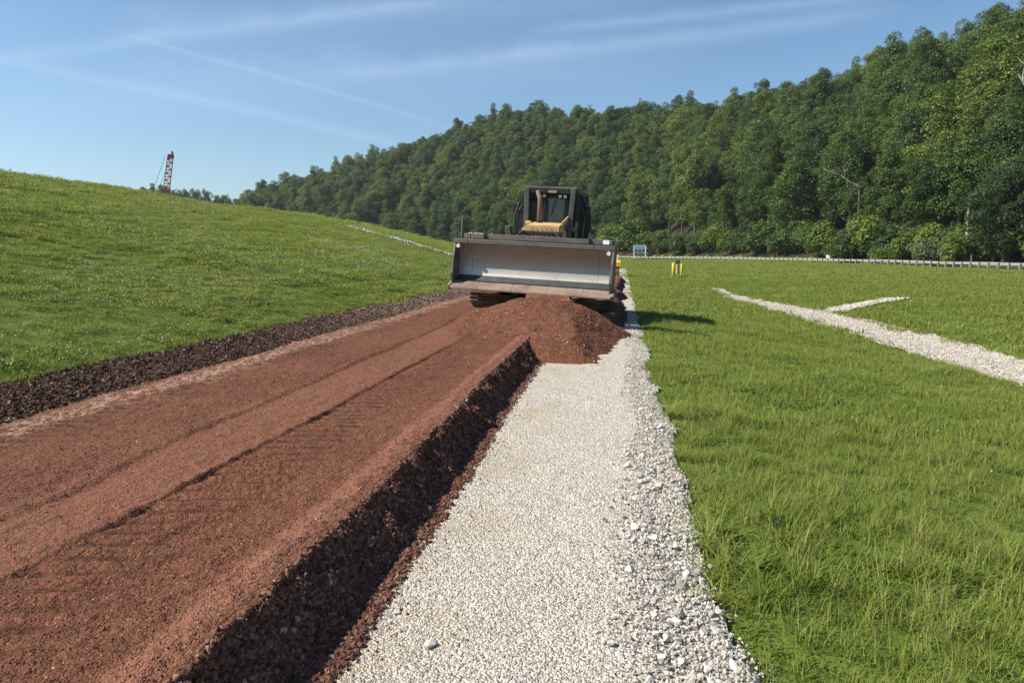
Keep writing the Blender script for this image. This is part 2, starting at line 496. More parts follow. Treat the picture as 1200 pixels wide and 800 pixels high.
# crushed limestone
t = NT('crushed_limestone')
v = t.voro(85); ve = t.voro(85, 'DISTANCE_TO_EDGE'); cc = t.voro(85, out='Color'); vb = t.voro(42)
sp = t.n.new('ShaderNodeSeparateColor'); t.l.new(cc, sp.inputs[0])
c = t.ramp(sp.outputs[0], [(0.0, (0.17, 0.155, 0.125)), (0.35, (0.47, 0.43, 0.37)), (1.0, (0.74, 0.70, 0.62))])
big = t.noise(0.8, 5, 0.6)
x = t.sep()['X']
tan = t.math('MULTIPLY', t.rng(t.math('ADD', x, t.math('MULTIPLY', big, 0.8)), 0.1, -0.55), t.rng(big, 0.42, 0.64))
c = t.mix(t.math('MULTIPLY', tan, 0.55), c, (0.43, 0.35, 0.23))
c = t.mix(t.rng(ve, 0.0, 0.09, 0.6, 0.0), c, (0.12, 0.115, 0.105))
b1 = t.bump(t.math('MULTIPLY', vb, -1.0), 0.5, 0.02)
t.bump(t.math('MULTIPLY', v, -1.0), 0.9, 0.012, b1)
M['limestone'] = t.done(c, 0.9, 0, 0.2)
t = NT('limestone_chip')
c = t.ramp(t.rand(), [(0.0, (0.17, 0.16, 0.145)), (0.3, (0.36, 0.34, 0.305)), (0.8, (0.50, 0.48, 0.435)), (1.0, (0.60, 0.58, 0.54))])
c = t.mix(t.rng(t.noise(3, 5), 0.4, 0.7, 0, 0.35), c, (0.36, 0.32, 0.26))
M['chip'] = t.done(c, 0.88, 0, 0.2)
t = NT('asphalt'); M['asphalt'] = t.done(t.ramp(t.noise(3, 5), [(0.3, (0.05, 0.05, 0.05)), (0.7, (0.09, 0.088, 0.085))]), 0.9)

# foliage
M['grass'] = leafy('grass_blade', [(0.0, (0.074, 0.118, 0.016)), (0.3, (0.146, 0.200, 0.029)), (0.65, (0.214, 0.266, 0.050)), (0.92, (0.288, 0.322, 0.096)), (1.0, (0.38, 0.36, 0.19))], 0.36, 0.6, 0.45, 0.3, 0.7, 0.4, 0.62)
M['weed_mix'] = leafy('low_leaf', [(0.0, (0.09, 0.14, 0.018)), (1.0, (0.17, 0.22, 0.04))], 0.36, 0.6, 0.45, 0.3, 0.7, 0.3, 0.6)
M['dry'] = leafy('dry_grass_blade', [(0.0, (0.16, 0.15, 0.05)), (0.6, (0.27, 0.22, 0.10)), (1.0, (0.36, 0.27, 0.15))], 0.3, 0.7)
M['leaf'] = leafy('broad_leaf', [(0.0, (0.020, 0.042, 0.012)), (0.25, (0.042, 0.078, 0.018)), (0.5, (0.068, 0.114, 0.022)), (0.8, (0.098, 0.150, 0.028)), (1.0, (0.150, 0.195, 0.045))], 0.28, 0.55, 0.02, 0.45, 0.55, 0.0, 0.0, True)
M['leaf_bright'] = leafy('bright_leaf', [(0.0, (0.10, 0.16, 0.022)), (1.0, (0.16, 0.22, 0.03))], 0.35)
M['leaf_dark'] = leafy('dark_leaf', [(0.0, (0.020, 0.042, 0.016)), (1.0, (0.036, 0.064, 0.022))], 0.22)
M['leaf_grey'] = leafy('grey_leaf', [(0.0, (0.12, 0.15, 0.07)), (1.0, (0.19, 0.21, 0.10))], 0.3)
M['weed'] = leafy('weed_leaf', [(0.0, (0.085, 0.14, 0.018)), (1.0, (0.15, 0.21, 0.035))], 0.4, 0.55, 0.25, 0.5, 0.5, 0.0, 0.6)
M['bark'] = plain('bark', (0.09, 0.075, 0.06), 0.9, 0, 0.4, 3)
M['dead_wood'] = plain('dead_wood', (0.36, 0.33, 0.28), 0.85, 0, 0.3, 3)
M['clover'] = plain('clover_head', (0.55, 0.56, 0.42), 0.8, 0, 0.1)
# machines and furniture
M['steel_dark'] = plain('dusty_dark_steel', (0.105, 0.10, 0.095), 0.5, 0.3, 0.3, 5, (0.15, 0.125, 0.105), 0.3, 0.15)
M['black'] = plain('black_paint', (0.018, 0.019, 0.018), 0.45, 0, 0.3, 5, (0.05, 0.045, 0.035), 0.25)
M['grey_post'] = plain('worn_grey_paint', (0.060, 0.066, 0.062), 0.5, 0, 0.3, 6, (0.10, 0.09, 0.07), 0.3)
M['tan'] = plain('machine_yellow_faded', (0.62, 0.40, 0.17), 0.6, 0, 0.12, 4, (0.38, 0.25, 0.14), 0.35)
M['lip'] = plain('dusty_cutting_edge', (0.23, 0.17, 0.13), 0.75, 0.0, 0.2, 4, (0.15, 0.10, 0.075), 0.4)
M['rust'] = plain('rusty_pipe', (0.16, 0.10, 0.075), 0.75, 0.1, 0.35, 9)
M['track'] = plain('muddy_track_steel', (0.20, 0.15, 0.115), 0.8, 0.1, 0.4, 7, (0.10, 0.055, 0.04), 0.5, 0.3)
M['white'] = plain('white_paint', (0.75, 0.75, 0.72), 0.5, 0, 0.08)
M['lamp'] = plain('lamp_glass', (0.55, 0.57, 0.58), 0.25, 0.2, 0.2, 20)
M['galv'] = plain('galvanised_steel', (0.34, 0.34, 0.335), 0.6, 0.15, 0.2, 2)
M['post'] = plain('weathered_timber_post', (0.23, 0.22, 0.20), 0.85, 0, 0.3, 4)
M['yellow'] = plain('safety_yellow', (0.72, 0.50, 0.03), 0.5, 0, 0.1, 4)
M['orange_yellow'] = plain('machine_yellow', (0.80, 0.42, 0.02), 0.45, 0, 0.1, 3)
M['red_steel'] = plain('crane_red', (0.36, 0.075, 0.07), 0.5, 0, 0.25, 1)
M['sign_blue'] = plain('sign_blue', (0.20, 0.33, 0.50), 0.4, 0, 0.2, 0.5)
M['sign_dark'] = plain('sign_dark', (0.02, 0.035, 0.06), 0.5)
t = NT('dark_cab_glass'); M['dark_glass'] = t.done((0.006, 0.007, 0.008), 0.35, 0.0, 0.25)
t = NT('cab_glass'); M['glass'] = t.done((0.045, 0.06, 0.075), 0.06, 0.0, 0.8)
t = NT('polished_moldboard')
n = t.noise(2.2, 6, 0.65); s_ = t.n.new('ShaderNodeMapping'); t.l.new(t.tc.outputs['Object'], s_.inputs['Vector']); s_.inputs['Scale'].default_value = (0.6, 30, 30)
scr = t.noise(3.0, 5, 0.7, s_.outputs[0])
c = t.mix(t.rng(scr, 0.3, 0.7), (0.36, 0.335, 0.29), (0.54, 0.505, 0.44))
z = t.sep()['Z']
rustm = t.math('MULTIPLY', t.rng(t.math('ADD', z, t.math('MULTIPLY', n, 0.5)), 1.40, 1.90), 0.35)
c = t.mix(rustm, c, (0.26, 0.18, 0.12))
sv = t.voro(16); spots = t.math('MULTIPLY', t.rng(sv, 0.28, 0.15), t.rng(t.noise(1.1, 3), 0.56, 0.66))
c = t.mix(t.math('MULTIPLY', spots, 0.8), c, (0.10, 0.055, 0.035))
soil = t.math('MULTIPLY', t.rng(t.noise(5.5, 6, 0.7), 0.58, 0.72), 0.6)
c = t.mix(soil, c, (0.20, 0.12, 0.085))
t.bump(t.noise(3.5, 5), 0.25, 0.02)
M['moldboard'] = t.done(c, t.math('MULTIPLY_ADD', n, 0.22, 0.34), 0.5, 0.5)

# ------------------------------------------------------------------ ground sheet
def spaced(pairs):
    out = []
    for a, b, n in pairs: out += list(np.linspace(a, b, n, endpoint=False))
    out.append(pairs[-1][1]); return np.array(out)
gx = spaced([(-3000, -700, 8), (-700, -340, 18), (-340, -60, 56), (-60, -26, 34), (-26, -7.9, 50), (-7.9, -5.5, 10), (-5.5, 0.4, 8), (0.4, 1.2, 6), (1.2, 14, 52), (14, 40, 44), (40, 300, 60), (300, 700, 20), (700, 3000, 8)])
gy = spaced([(-1500, -100, 8), (-100, -4, 12), (-4, 24, 84), (24, 70, 78), (70, 130, 50), (130, 560, 100), (560, 1000, 10), (1000, 6000, 8)])
me, GV, GF = grid_mesh('ground', gx, gy, ground, [M['grass_soil'], M['forest_floor']])
ctr = GV[GF].mean(1)
tt, *_ = hill_t(ctr[:, 0], ctr[:, 1])
me.polygons.foreach_set('material_index', (tt > 0.03).astype(np.int32)); me.update()
tag(link(bpy.data.objects.new('ground', me)), kind='structure')

# ------------------------------------------------------------------ limestone path
def path_right(Y): return 0.48 + 0.060 * fbm(np.asarray(Y) / 0.7, np.zeros_like(np.asarray(Y, float)), 4, 5, 0.65) + 0.05 * (1 - sm(2.5, 6, Y)) - 0.05 * sm(9, 14, Y)
def path_z(X, Y):
    return 0.012 + 0.010 * fbm(X / 0.5, Y / 0.5, 3, 21) + 0.004 * fbm(X / 0.06, Y / 0.06, 2, 22) - 0.05 * sm(-0.02, 0.16, X - path_right(Y)) - 0.02 * sm(0.12, 0.45, X) * (1 - sm(0.3, 0.7, X)) * (0.5 + vnoise(X / .2, Y / .2, 4))
px_ = spaced([(-5.6, -1.5, 10), (-1.5, 0.80, 60)])
py_ = spaced([(-3, 2, 10), (2, 10, 210), (10, 22, 140), (22, 85, 120)])
me, *_ = grid_mesh('gravel_path', px_, py_, path_z, M['limestone'], lambda c: c[:, 0] < path_right(c[:, 1]) + 0.06)
path = tag(link(bpy.data.objects.new('gravel_path', me)), kind='structure')

# ------------------------------------------------------------------ red fill of the new road layer
RED_Z = 0.30
def red_edge(Y):
    Y = np.asarray(Y, float)
    e = -1.66 + 0.05 * vnoise(Y / 2.6, 0 * Y, 30) + 0.035 * vnoise(Y / 1.1, 0 * Y, 31) + 0.02 * vnoise(Y / 0.25, 0 * Y + 3, 32)
    far = -0.12 + 0.16 * fbm(Y / 2.2, 0 * Y, 3, 33)
    return e + (far - e) * sm(13.5, 20, Y)
def red_left(Y):
    Y = np.asarray(Y, float)
    return -5.72 + 0.10 * fbm(Y / 2.5, 0 * Y, 3, 35)
LEDGE = -2.98
def red_z(X, Y):
    e = red_edge(Y); lf = red_left(Y)
    fine = 0.009 * fbm(X / 0.10, Y / 0.10, 3, 41, 0.6) + 0.010 * fbm(X / 0.9, Y / 0.9, 2, 42)
    z = RED_Z + fine
    lx = LEDGE + 0.008 * fbm(Y / 0.10, 0 * Y, 3, 44, 0.8) + 0.012 * vnoise(Y / 0.9, 0 * Y, 43) + 0.010 * (Y - 6)
    in_tr = sm(0, 0.03, X - lx)
    z = z - 0.024 * (1 + 0.4 * vnoise(Y / 0.4, 0 * Y, 45)) * (1 - 0.6 * sm(9, 14, Y)) * in_tr + 0.02 * sm(0.5, 1.0, X - lx)
    cleat = -0.2 + np.clip(np.sin((Y - 0.18 * (X - lx)) / 0.19 * 2 * np.pi), -0.3, 1)
    mark = sm(0.05, 0.12, X - lx) * (1 - sm(0.45, 0.70, X - lx + 0.2 * vnoise(X / .3, Y / .5, 47)))
    z = z + 0.026 * cleat * mark * np.clip(0.6 + 0.8 * vnoise(X / 0.6, Y / 1.0, 46), 0.1, 1.2)
    l2 = -3.75 + 0.05 * fbm(Y / 0.9, 0 * Y, 3, 48) - 0.015 * (Y - 8)
    z = z + 0.026 * sm(0.05, -0.01, X - l2) * sm(-0.9, -0.3, X - l2) - 0.0 * sm(-0.03, 0.05, X - l2) * (1 - sm(0.3, 0.9, X - l2)) + 0.006 * fbm(X / .07, Y / .07, 2, 50) * (1 - sm(-0.05, 0.05, X - l2))
    mark2 = (1 - sm(0.5, 0.75, X - lf)) * sm(0.12, 0.2, X - lf)
    z = z + 0.018 * np.clip(np.sin((Y + 0.1 * X) / 0.19 * 2 * np.pi), -0.3, 1) * mark2
    # small berm on the packed right rim, then the loose face
    z = z + 0.018 * np.exp(-((X - e + 0.15) / 0.08) ** 2)
    w = 0.28 + 0.045 * vnoise(Y / 0.55, 0 * Y, 52) + 0.02 * vnoise(Y / 0.14, 0 * Y, 53)
    s = np.clip((X - e) / w, 0, 1.5)
    lump = (0.042 * fbm(X / 0.16, Y / 0.16, 3, 61, 0.6) + 0.016 * vnoise(X / 0.045, Y / 0.045, 62)) * sm(0.02, 0.2, s) * (1 - sm(0.85, 1.1, s))
    z = np.where(X > e, RED_Z - (RED_Z + 0.02) * (0.22 * s + 0.78 * s ** 0.9) + lump + 0.018 * np.exp(-((X - e + 0.15) / 0.08) ** 2) * (1 - s), z)
    ls = np.clip((lf - X) / 0.22, 0, 1.3)
    z = np.where(X < lf, RED_Z + 0.01 - 0.30 * ls + fine, z)
    end = sm(51.5, 52.4, Y + 0.3 * vnoise(X / .5, Y / .5, 60))
    return z - 0.4 * end
rx = spaced([(-6.35, -3.3, 110), (-3.3, -2.2, 70), (-2.2, -1.75, 22), (-1.75, -1.1, 60), (-1.1, 0.5, 24)])
ry = spaced([(-3, 1.5, 30), (1.5, 8, 330), (8, 14, 180), (14, 24, 130), (24, 53, 90)])
def keep_red(c): return ~((c[:, 0] > red_edge(c[:, 1]) + 0.52) | (c[:, 1] > 52.6))
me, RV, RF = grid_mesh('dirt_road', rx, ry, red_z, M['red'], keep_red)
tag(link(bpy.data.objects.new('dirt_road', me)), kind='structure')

# heap of loose fill in front of the blade
def pile_z(X, Y):
    front = 12.45 + 0.10 * vnoise(X / 0.35, 0 * X, 71) + 0.28 * np.clip(np.abs(X + 0.95) - 0.35, 0, None) ** 1.3
    dy = Y - front
    zf = np.where(dy > 0, 0.30 * (1 - np.exp(-dy / 0.42)) + 0.72 * sm(0, 6.6, dy), dy * 0.8)
    xr = -0.30 + 0.52 * sm(13.6, 17.4, Y) + 0.12 * vnoise(Y / 0.5, 0 * Y, 72) + 0.05 * vnoise(Y / 0.15, 0 * Y, 76)
    zr = (xr - X) * 0.62
    zr = np.where(zr > 0.5, 0.5 + (1 - np.exp(-(zr - 0.5) / 0.35)) * 0.35, zr)
    z = np.minimum(zf, zr)
    z = z - 0.24 * sm(2.0, 3.5, -X + 0.15 * vnoise(Y / 0.8, 0 * Y, 77)) * sm(0.2, 0.7, z) - 0.35 * sm(3.3, 4.3, -X)
    z = np.where(Y > 17.4, z - 0.5 * (Y - 17.4), z)
    k = np.clip(z / 0.1, 0, 1)
    z = z + k * (0.030 * fbm(X / 0.35, Y / 0.35, 3, 73) + 0.014 * fbm(X / 0.07, Y / 0.07, 2, 74))
    # the left part blends into the spread layer
    return z
def keep_pile(c):
    return (c[:, 2] > -0.03) & (c[:, 2] > red_z(c[:, 0], c[:, 1]) - 0.05) | (c[:, 0] > -1.0) & (c[:, 2] > -0.03)
me, PV, PF = grid_mesh('dirt_pile', np.arange(-4.6, 0.5, 0.035), np.arange(12.0, 19.4, 0.04), pile_z, M['red_pile'], keep_pile)
tag(link(bpy.data.objects.new('dirt_pile', me)), 'heap of loose red fill pushed up in front of the bulldozer blade', 'dirt pile')

# dark soil strip on the left shoulder
def shoulder_z(X, Y):
    z = np.interp(X, [-8.0, -7.55, -6.8, -6.0, -5.6], [0.14, 0.26, 0.20, 0.12, 0.05])
    return z * (1 - 0.5 * sm(60, 110, Y)) + 0.035 * fbm(X / 0.22, Y / 0.22, 3, 81, 0.6) - 0.25 * sm(0, 0.3, -7.62 + 0.2 * vnoise(Y / 0.7, 0 * Y, 83) - X)
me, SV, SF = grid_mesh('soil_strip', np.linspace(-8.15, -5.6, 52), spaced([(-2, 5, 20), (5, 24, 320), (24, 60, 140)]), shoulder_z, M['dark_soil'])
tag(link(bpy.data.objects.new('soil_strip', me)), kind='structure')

# limestone lining of the ditch on the right, with its short side branch
def ditch_c(Y): return 8.45 - 0.083 * (np.asarray(Y, float) - 30)
def ditch_z(X, Y): return ground(X, Y) + 0.05 + 0.03 * fbm(X / 0.3, Y / 0.3, 3, 91)
def keep_ditch(c):
    w = 1.42 * (1 - 0.75 * sm(40, 53, c[:, 1])) + 0.10 * fbm(c[:, 1] / 0.8, 0 * c[:, 1], 3, 92)
    return np.abs(c[:, 0] - ditch_c(c[:, 1])) < w
me, DV, DF = grid_mesh('ditch_lining', np.arange(5.6, 13.0, 0.12), np.arange(6, 53, 0.15), ditch_z, M['limestone'], keep_ditch)
tag(link(bpy.data.objects.new('ditch_lining', me)), kind='structure')
BR0, BR1 = Vector((9.3, 35.2)), Vector((13.2, 37.9))
def keep_branch(c):
    d = (BR1 - BR0); L = d.length; d.normalize()
    u = (c[:, 0] - BR0.x) * d.x + (c[:, 1] - BR0.y) * d.y
    v = -(c[:, 0] - BR0.x) * d.y + (c[:, 1] - BR0.y) * d.x
    return (u > 0.25) & (u < L + 0.2 * vnoise(c[:, 1] * 3, c[:, 0] * 3, 95)) & (np.abs(v) < 0.90 * (1 - 0.35 * u / L) + 0.10 * vnoise(u / 0.4, 0 * u, 94))
def not_ditch(c): return keep_branch(c) & ~keep_ditch(c)
me, BV, BF = grid_mesh('ditch_branch', np.arange(8.6, 14.2, 0.1), np.arange(33.5, 39.8, 0.1), ditch_z, M['limestone'], not_ditch)
tag(link(bpy.data.objects.new('ditch_branch', me)), kind='structure')

# highway behind the guardrail
RAIL = [Vector(p) for p in ((46, 40), (42.5, 66), (40.5, 86), (38.0, 114), (29.0, 156), (17, 186), (3.0, 212), (-18, 240))]
def polyline(pts, step):
    """points every step metres along a smooth curve through pts"""
    P = []
    for i in range(len(pts) - 1):
        p0, p1, p2, p3 = pts[max(i - 1, 0)], pts[i], pts[i + 1], pts[min(i + 2, len(pts) - 1)]
        for k in range(40):
            s = k / 40.0
            P.append(0.5 * ((2 * p1) + (p2 - p0) * s + (2 * p0 - 5 * p1 + 4 * p2 - p3) * s * s + (3 * p1 - p0 - 3 * p2 + p3) * s ** 3))
    P.append(pts[-1])
    out, acc = [P[0]], 0.0
    for a, b in zip(P[:-1], P[1:]):
        L = (b - a).length
        while acc + L >= step:
            k = (step - acc) / L; a = a.lerp(b, k); out.append(a); L = (b - a).length; acc = 0.0
        acc += L
    return out
rp = polyline(RAIL, 2.0)
vs, fs = [], []
for i, p in enumerate(rp):
    d = (rp[min(i + 1, len(rp) - 1)] - rp[max(i - 1, 0)]).normalized(); nrm = Vector((d.y, -d.x))
    for o in (2.4, 9.2):
        q = p + nrm * o; vs.append((q.x, q.y, float(ground(q.x, q.y)) * 0 + 0.14))
for i in range(len(rp) - 1): fs.append((2 * i, 2 * i + 1, 2 * i + 3, 2 * i + 2))
road = MB().add(vs, fs).build('road', M['asphalt']); tag(road, kind='structure')

# ------------------------------------------------------------------ scattering of uncountable pieces
def library(name, meshes):
    c = bpy.data.collections.new(name)
    for i, me in enumerate(meshes):
        c.objects.link(bpy.data.objects.new('%s_%02d' % (name, i), me))
    return c
def scatter(name, P, rot, scl, pick, coll, parent=None):
    me = bpy.data.meshes.new(name)
    P = np.asarray(P, np.float32)
    me.vertices.add(len(P)); me.vertices.foreach_set('co', P.ravel())
    for an, ty, dat, key in (('rot', 'FLOAT_VECTOR', rot, 'vector'), ('scl', 'FLOAT_VECTOR', scl, 'vector')):
        a = me.attributes.new(an, ty, 'POINT'); a.data.foreach_set(key, np.asarray(dat, np.float32).ravel())
    a = me.attributes.new('pick', 'INT', 'POINT'); a.data.foreach_set('value', np.asarray(pick, np.int32))
    me.update()
    o = link(bpy.data.objects.new(name, me), parent)
    g = bpy.data.node_groups.new(name, 'GeometryNodeTree')
    g.interface.new_socket('Geometry', in_out='INPUT', socket_type='NodeSocketGeometry')
    g.interface.new_socket('Geometry', in_out='OUTPUT', socket_type='NodeSocketGeometry')
    gi, go = g.nodes.new('NodeGroupInput'), g.nodes.new('NodeGroupOutput')
    ip = g.nodes.new('GeometryNodeInstanceOnPoints'); ci = g.nodes.new('GeometryNodeCollectionInfo')
    ci.inputs['Collection'].default_value = coll; ci.inputs['Separate Children'].default_value = True; ci.inputs['Reset Children'].default_value = True
    def attr(n, ty):
        a = g.nodes.new('GeometryNodeInputNamedAttribute'); a.data_type = ty; a.inputs['Name'].default_value = n
        return [s for s in a.outputs if s.enabled and s.name == 'Attribute'][0]
    g.links.new(gi.outputs[0], ip.inputs['Points']); g.links.new(ci.outputs[0], ip.inputs['Instance'])
    ip.inputs['Pick Instance'].default_value = True
    g.links.new(attr('pick', 'INT'), ip.inputs['Instance Index'])
    g.links.new(attr('rot', 'FLOAT_VECTOR'), ip.inputs['Rotation'])
    g.links.new(attr('scl', 'FLOAT_VECTOR'), ip.inputs['Scale'])
    g.links.new(ip.outputs[0], go.inputs[0])
    md = o.modifiers.new('scatter', 'NODES'); md.node_group = g
    o['kind'] = 'stuff'
    return o
def seen(P, mx=260, my=220, near=0.6):
    x, y, d = project(P)
    return (d > near) & (x > -mx) & (x < 1200 + mx) & (y > -my) & (y < 800 + my)
def upright(n): return np.stack([rng.normal(0, 0.06, n), rng.normal(0, 0.06, n), rng.uniform(0, 6.283, n)], -1)
def tumbled(n): return rng.uniform(0, 6.283, (n, 3))
def sizes(n, a, b, p=1.0, flat=0.25):
    s = a + (b - a) * rng.random(n) ** p
    return np.stack([s * rng.uniform(1 - flat, 1 + flat, n), s * rng.uniform(1 - flat, 1 + flat, n), s * rng.uniform(1 - flat, 1, n)], -1)

def rock_mesh(name, seed, mat, sub=1, rough=0.35):
    r = np.random.default_rng(seed)
    bm = bmesh.new()
    for _ in range(10 + 5 * sub):
        d = r.normal(size=3); d /= np.linalg.norm(d)
        bm.verts.new(Vector(d * 0.5 * r.uniform(1 - rough, 1.0)))
    res = bmesh.ops.convex_hull(bm, input=list(bm.verts))
    bmesh.ops.delete(bm, geom=[v for v in bm.verts if not v.link_faces], context='VERTS')
    bmesh.ops.recalc_face_normals(bm, faces=list(bm.faces))
    me = bpy.data.meshes.new(name); bm.to_mesh(me); bm.free(); me.materials.append(mat); return me
chips = library('chip', [rock_mesh('chip', 100 + i, M['chip'], 0, 0.4) for i in range(8)])
t = NT('damp_crumb')
M['damp'] = t.done(t.ramp(t.rand(), [(0.0, (0.065, 0.031, 0.022)), (0.5, (0.130, 0.064, 0.045)), (0.95, (0.20, 0.105, 0.076)), (1.0, (0.32, 0.23, 0.17))]), 0.95, 0, 0.1)  # damp fill colour with the loose face's shadow darkened into it
t = NT('ditch_stone')
M['ditch'] = t.done(t.ramp(t.rand(), [(0.0, (0.22, 0.20, 0.17)), (0.5, (0.37, 0.34, 0.29)), (1.0, (0.54, 0.50, 0.44))]), 0.9, 0, 0.15)
ditchers = library('ditch_stone', [rock_mesh('ditch_stone', 150 + i, M['ditch'], 0, 0.4) for i in range(8)])
damp_shades = library('damp', [rock_mesh('damp', 250 + i, M['damp'], 1, 0.45) for i in range(8)])
crumbs = library('crumb', [rock_mesh('crumb', 200 + i, M['crumb'], 1, 0.4) for i in range(8)])
clods = library('clod', [rock_mesh('clod', 300 + i, M['clod'], 1, 0.4) for i in range(8)])

# fine chips all over the near part of the path, thinning with distance
def strip_pts(n, x0, x1, y0, y1, bias=2.0):
    """n points, denser near the camera"""
    u = rng.random(n); y = (y0 ** (1 - bias) + u * (y1 ** (1 - bias) - y0 ** (1 - bias))) ** (1 / (1 - bias))
    return rng.uniform(x0, x1, n), y
X, Y = strip_pts(95000, -1.5, 0.75, 2.0, 22, 1.7)
ok = (X < path_right(Y) + 0.04) & (X > red_edge(Y) + 0.30)
X, Y = X[ok], Y[ok]; n = len(X)
sc = sizes(n, 0.005, 0.015, 1.8) * (0.75 + 0.04 * Y)[:, None]
scatter('gravel_chips', np.stack([X, Y, path_z(X, Y) + 0.001], -1), tumbled(n), sc, rng.integers(0, 8, n), chips, path)
# coarser stones along the grass edge
def edge_stones(n, y0, y1, bias):
    u = rng.random(n); Y = (y0 ** (1 - bias) + u * (y1 ** (1 - bias) - y0 ** (1 - bias))) ** (1 / (1 - bias))
    w = 0.14 + 0.13 * (1 - sm(3, 9, Y))
    X = path_right(Y) - 0.17 + w * rng.normal(0, 0.62, n) 
    X = np.minimum(X, path_right(Y) + 0.16 * rng.random(n) ** 3)
    return X, Y
X, Y = edge_stones(15000, 2.0, 24, 1.5); n = len(X)
z = np.maximum(path_z(X, Y), near_ground(X, Y) + 0.0)
sc = sizes(n, 0.015, 0.042, 1.7) * (0.8 + 0.02 * Y)[:, None]
scatter('edge_chips', np.stack([X, Y, z + 0.006 + 0.012 * rng.random(n)], -1), tumbled(n), sc, rng.integers(0, 8, n), chips, path)
stone_me = [rock_mesh('stone', 500 + i, M['chip'], 1, 0.3) for i in range(10)]
X, Y = edge_stones(280, 2.3, 9.0, 1.5)
for i in range(280):
    x, y = float(X[i]), float(Y[i])
    o = bpy.data.objects.new('stone', random.choice(stone_me))
    s = 0.038 + 0.05 * random.random() ** 2.0
    o.scale = (s * random.uniform(0.9, 1.4), s * random.uniform(0.8, 1.1), s * random.uniform(0.55, 0.9))
    o.rotation_euler = (random.uniform(-.5, .5), random.uniform(-.5, .5), random.uniform(0, 6.28))
    o.location = (x, y, max(float(path_z(x, y)), float(near_ground(x, y))) + s * 0.25)
    link(o, path)
for px, py, s in ((505, 757, 0.075), (466, 720, 0.04), (800, 690, 0.09), (700, 742, 0.035)):
    p = hit(px, py, path_z); o = bpy.data.objects.new('stone', random.choice(stone_me))
    o.scale = (s * 1.5, s, s * 0.6); o.location = (p.x, p.y, p.z + s * 0.12); o.rotation_euler = (0.1, 0.1, random.uniform(0, 6)); link(o, path)

# crumbs on the loose face, the flat and the heap
X, Y = strip_pts(52000, 0, 1, 1.6, 15, 1.5)
X = red_edge(Y) - 0.03 + 0.36 * X ** 0.85 + 0.09 * (X > 0.8) * rng.random(len(X)) ** 2
n = len(X); zz = np.maximum(red_z(X, Y), path_z(X, Y))
sc = sizes(n, 0.009, 0.050, 2.2) * (0.9 + 0.03 * Y)[:, None]
scatter('loose_crumbs', np.stack([X, Y, zz + 0.005], -1), tumbled(n), sc, rng.integers(0, 8, n), damp_shades)
X, Y = strip_pts(900, 0, 1, 2.0, 14, 1.3); X = red_edge(Y) + 0.34 + rng.exponential(0.10, len(X)); n = len(X)
scatter('spilled_crumbs', np.stack([X, Y, path_z(X, Y) + 0.004], -1), tumbled(n), sizes(n, 0.006, 0.024, 2.2), rng.integers(0, 8, n), crumbs)
X, Y = strip_pts(60000, -5.8, -1.7, 1.8, 20, 1.6); n = len(X)
ok = (X < red_edge(Y) - 0.05) & ~((X > -3.75) & (X < -2.4) & (rng.random(n) < 0.75)) & (rng.random(n) < 0.55 + 0.45 * vnoise(X / 0.5, Y / 2.0, 66)); X, Y = X[ok], Y[ok]; n = len(X)
sc = sizes(n, 0.005, 0.020, 2.6) * (0.8 + 0.04 * Y)[:, None]
scatter('surface_crumbs', np.stack([X, Y, red_z(X, Y) + 0.001], -1), tumbled(n), sc, rng.integers(0, 8, n), crumbs)
i = rng.integers(0, len(PF), 16000); w = rng.random((16000, 2))
q = PV[PF[i]]; P = (q[:, 0] * (1 - w[:, :1]) + q[:, 1] * w[:, :1]) * (1 - w[:, 1:]) + (q[:, 3] * (1 - w[:, :1]) + q[:, 2] * w[:, :1]) * w[:, 1:]
scatter('heap_crumbs', P, tumbled(16000), sizes(16000, 0.010, 0.045, 2.4), rng.integers(0, 8, 16000), crumbs)
# clods and straw in the dark strip
X, Y = strip_pts(26000, -7.75, -5.8, 5, 45, 1.3); n = len(X)
P = np.stack([X, Y, np.maximum(shoulder_z(X, Y), near_ground(X, Y)) + 0.005], -1)
scatter('soil_clods', P, tumbled(n), sizes(n, 0.02, 0.075, 1.8), rng.integers(0, 8, n), clods)
# stones of the ditch lining and its branch
def on_mesh(V, F, n):
    i = rng.integers(0, len(F), n); w = rng.random((n, 2)); q = V[F[i]]
    return (q[:, 0] * (1 - w[:, :1]) + q[:, 1] * w[:, :1]) * (1 - w[:, 1:]) + (q[:, 3] * (1 - w[:, :1]) + q[:, 2] * w[:, :1]) * w[:, 1:]
P = on_mesh(DV, DF, 34000); P = P[seen(P)]
scatter('ditch_stones', P, tumbled(len(P)), sizes(len(P), 0.035, 0.085, 1.4), rng.integers(0, 8, len(P)), ditchers)
P = on_mesh(BV, BF, 2200)
scatter('branch_stones', P, tumbled(len(P)), sizes(len(P), 0.06, 0.16, 1.4), rng.integers(0, 8, len(P)), chips)
# riprap chute down the grass bank
a, b = hit(409, 267), hit(534, 302)
u = rng.random(900); X = a.x + (b.x - a.x) * u + rng.normal(0, 0.10, 900); Y = a.y + (b.y - a.y) * u + rng.normal(0, 0.26, 900)
chute = tag(scatter('rock_chute', np.stack([X, Y, ground(X, Y) + 0.10], -1), tumbled(900), sizes(900, 0.16, 0.34, 1.2), rng.integers(0, 8, 900), chips), kind='stuff')

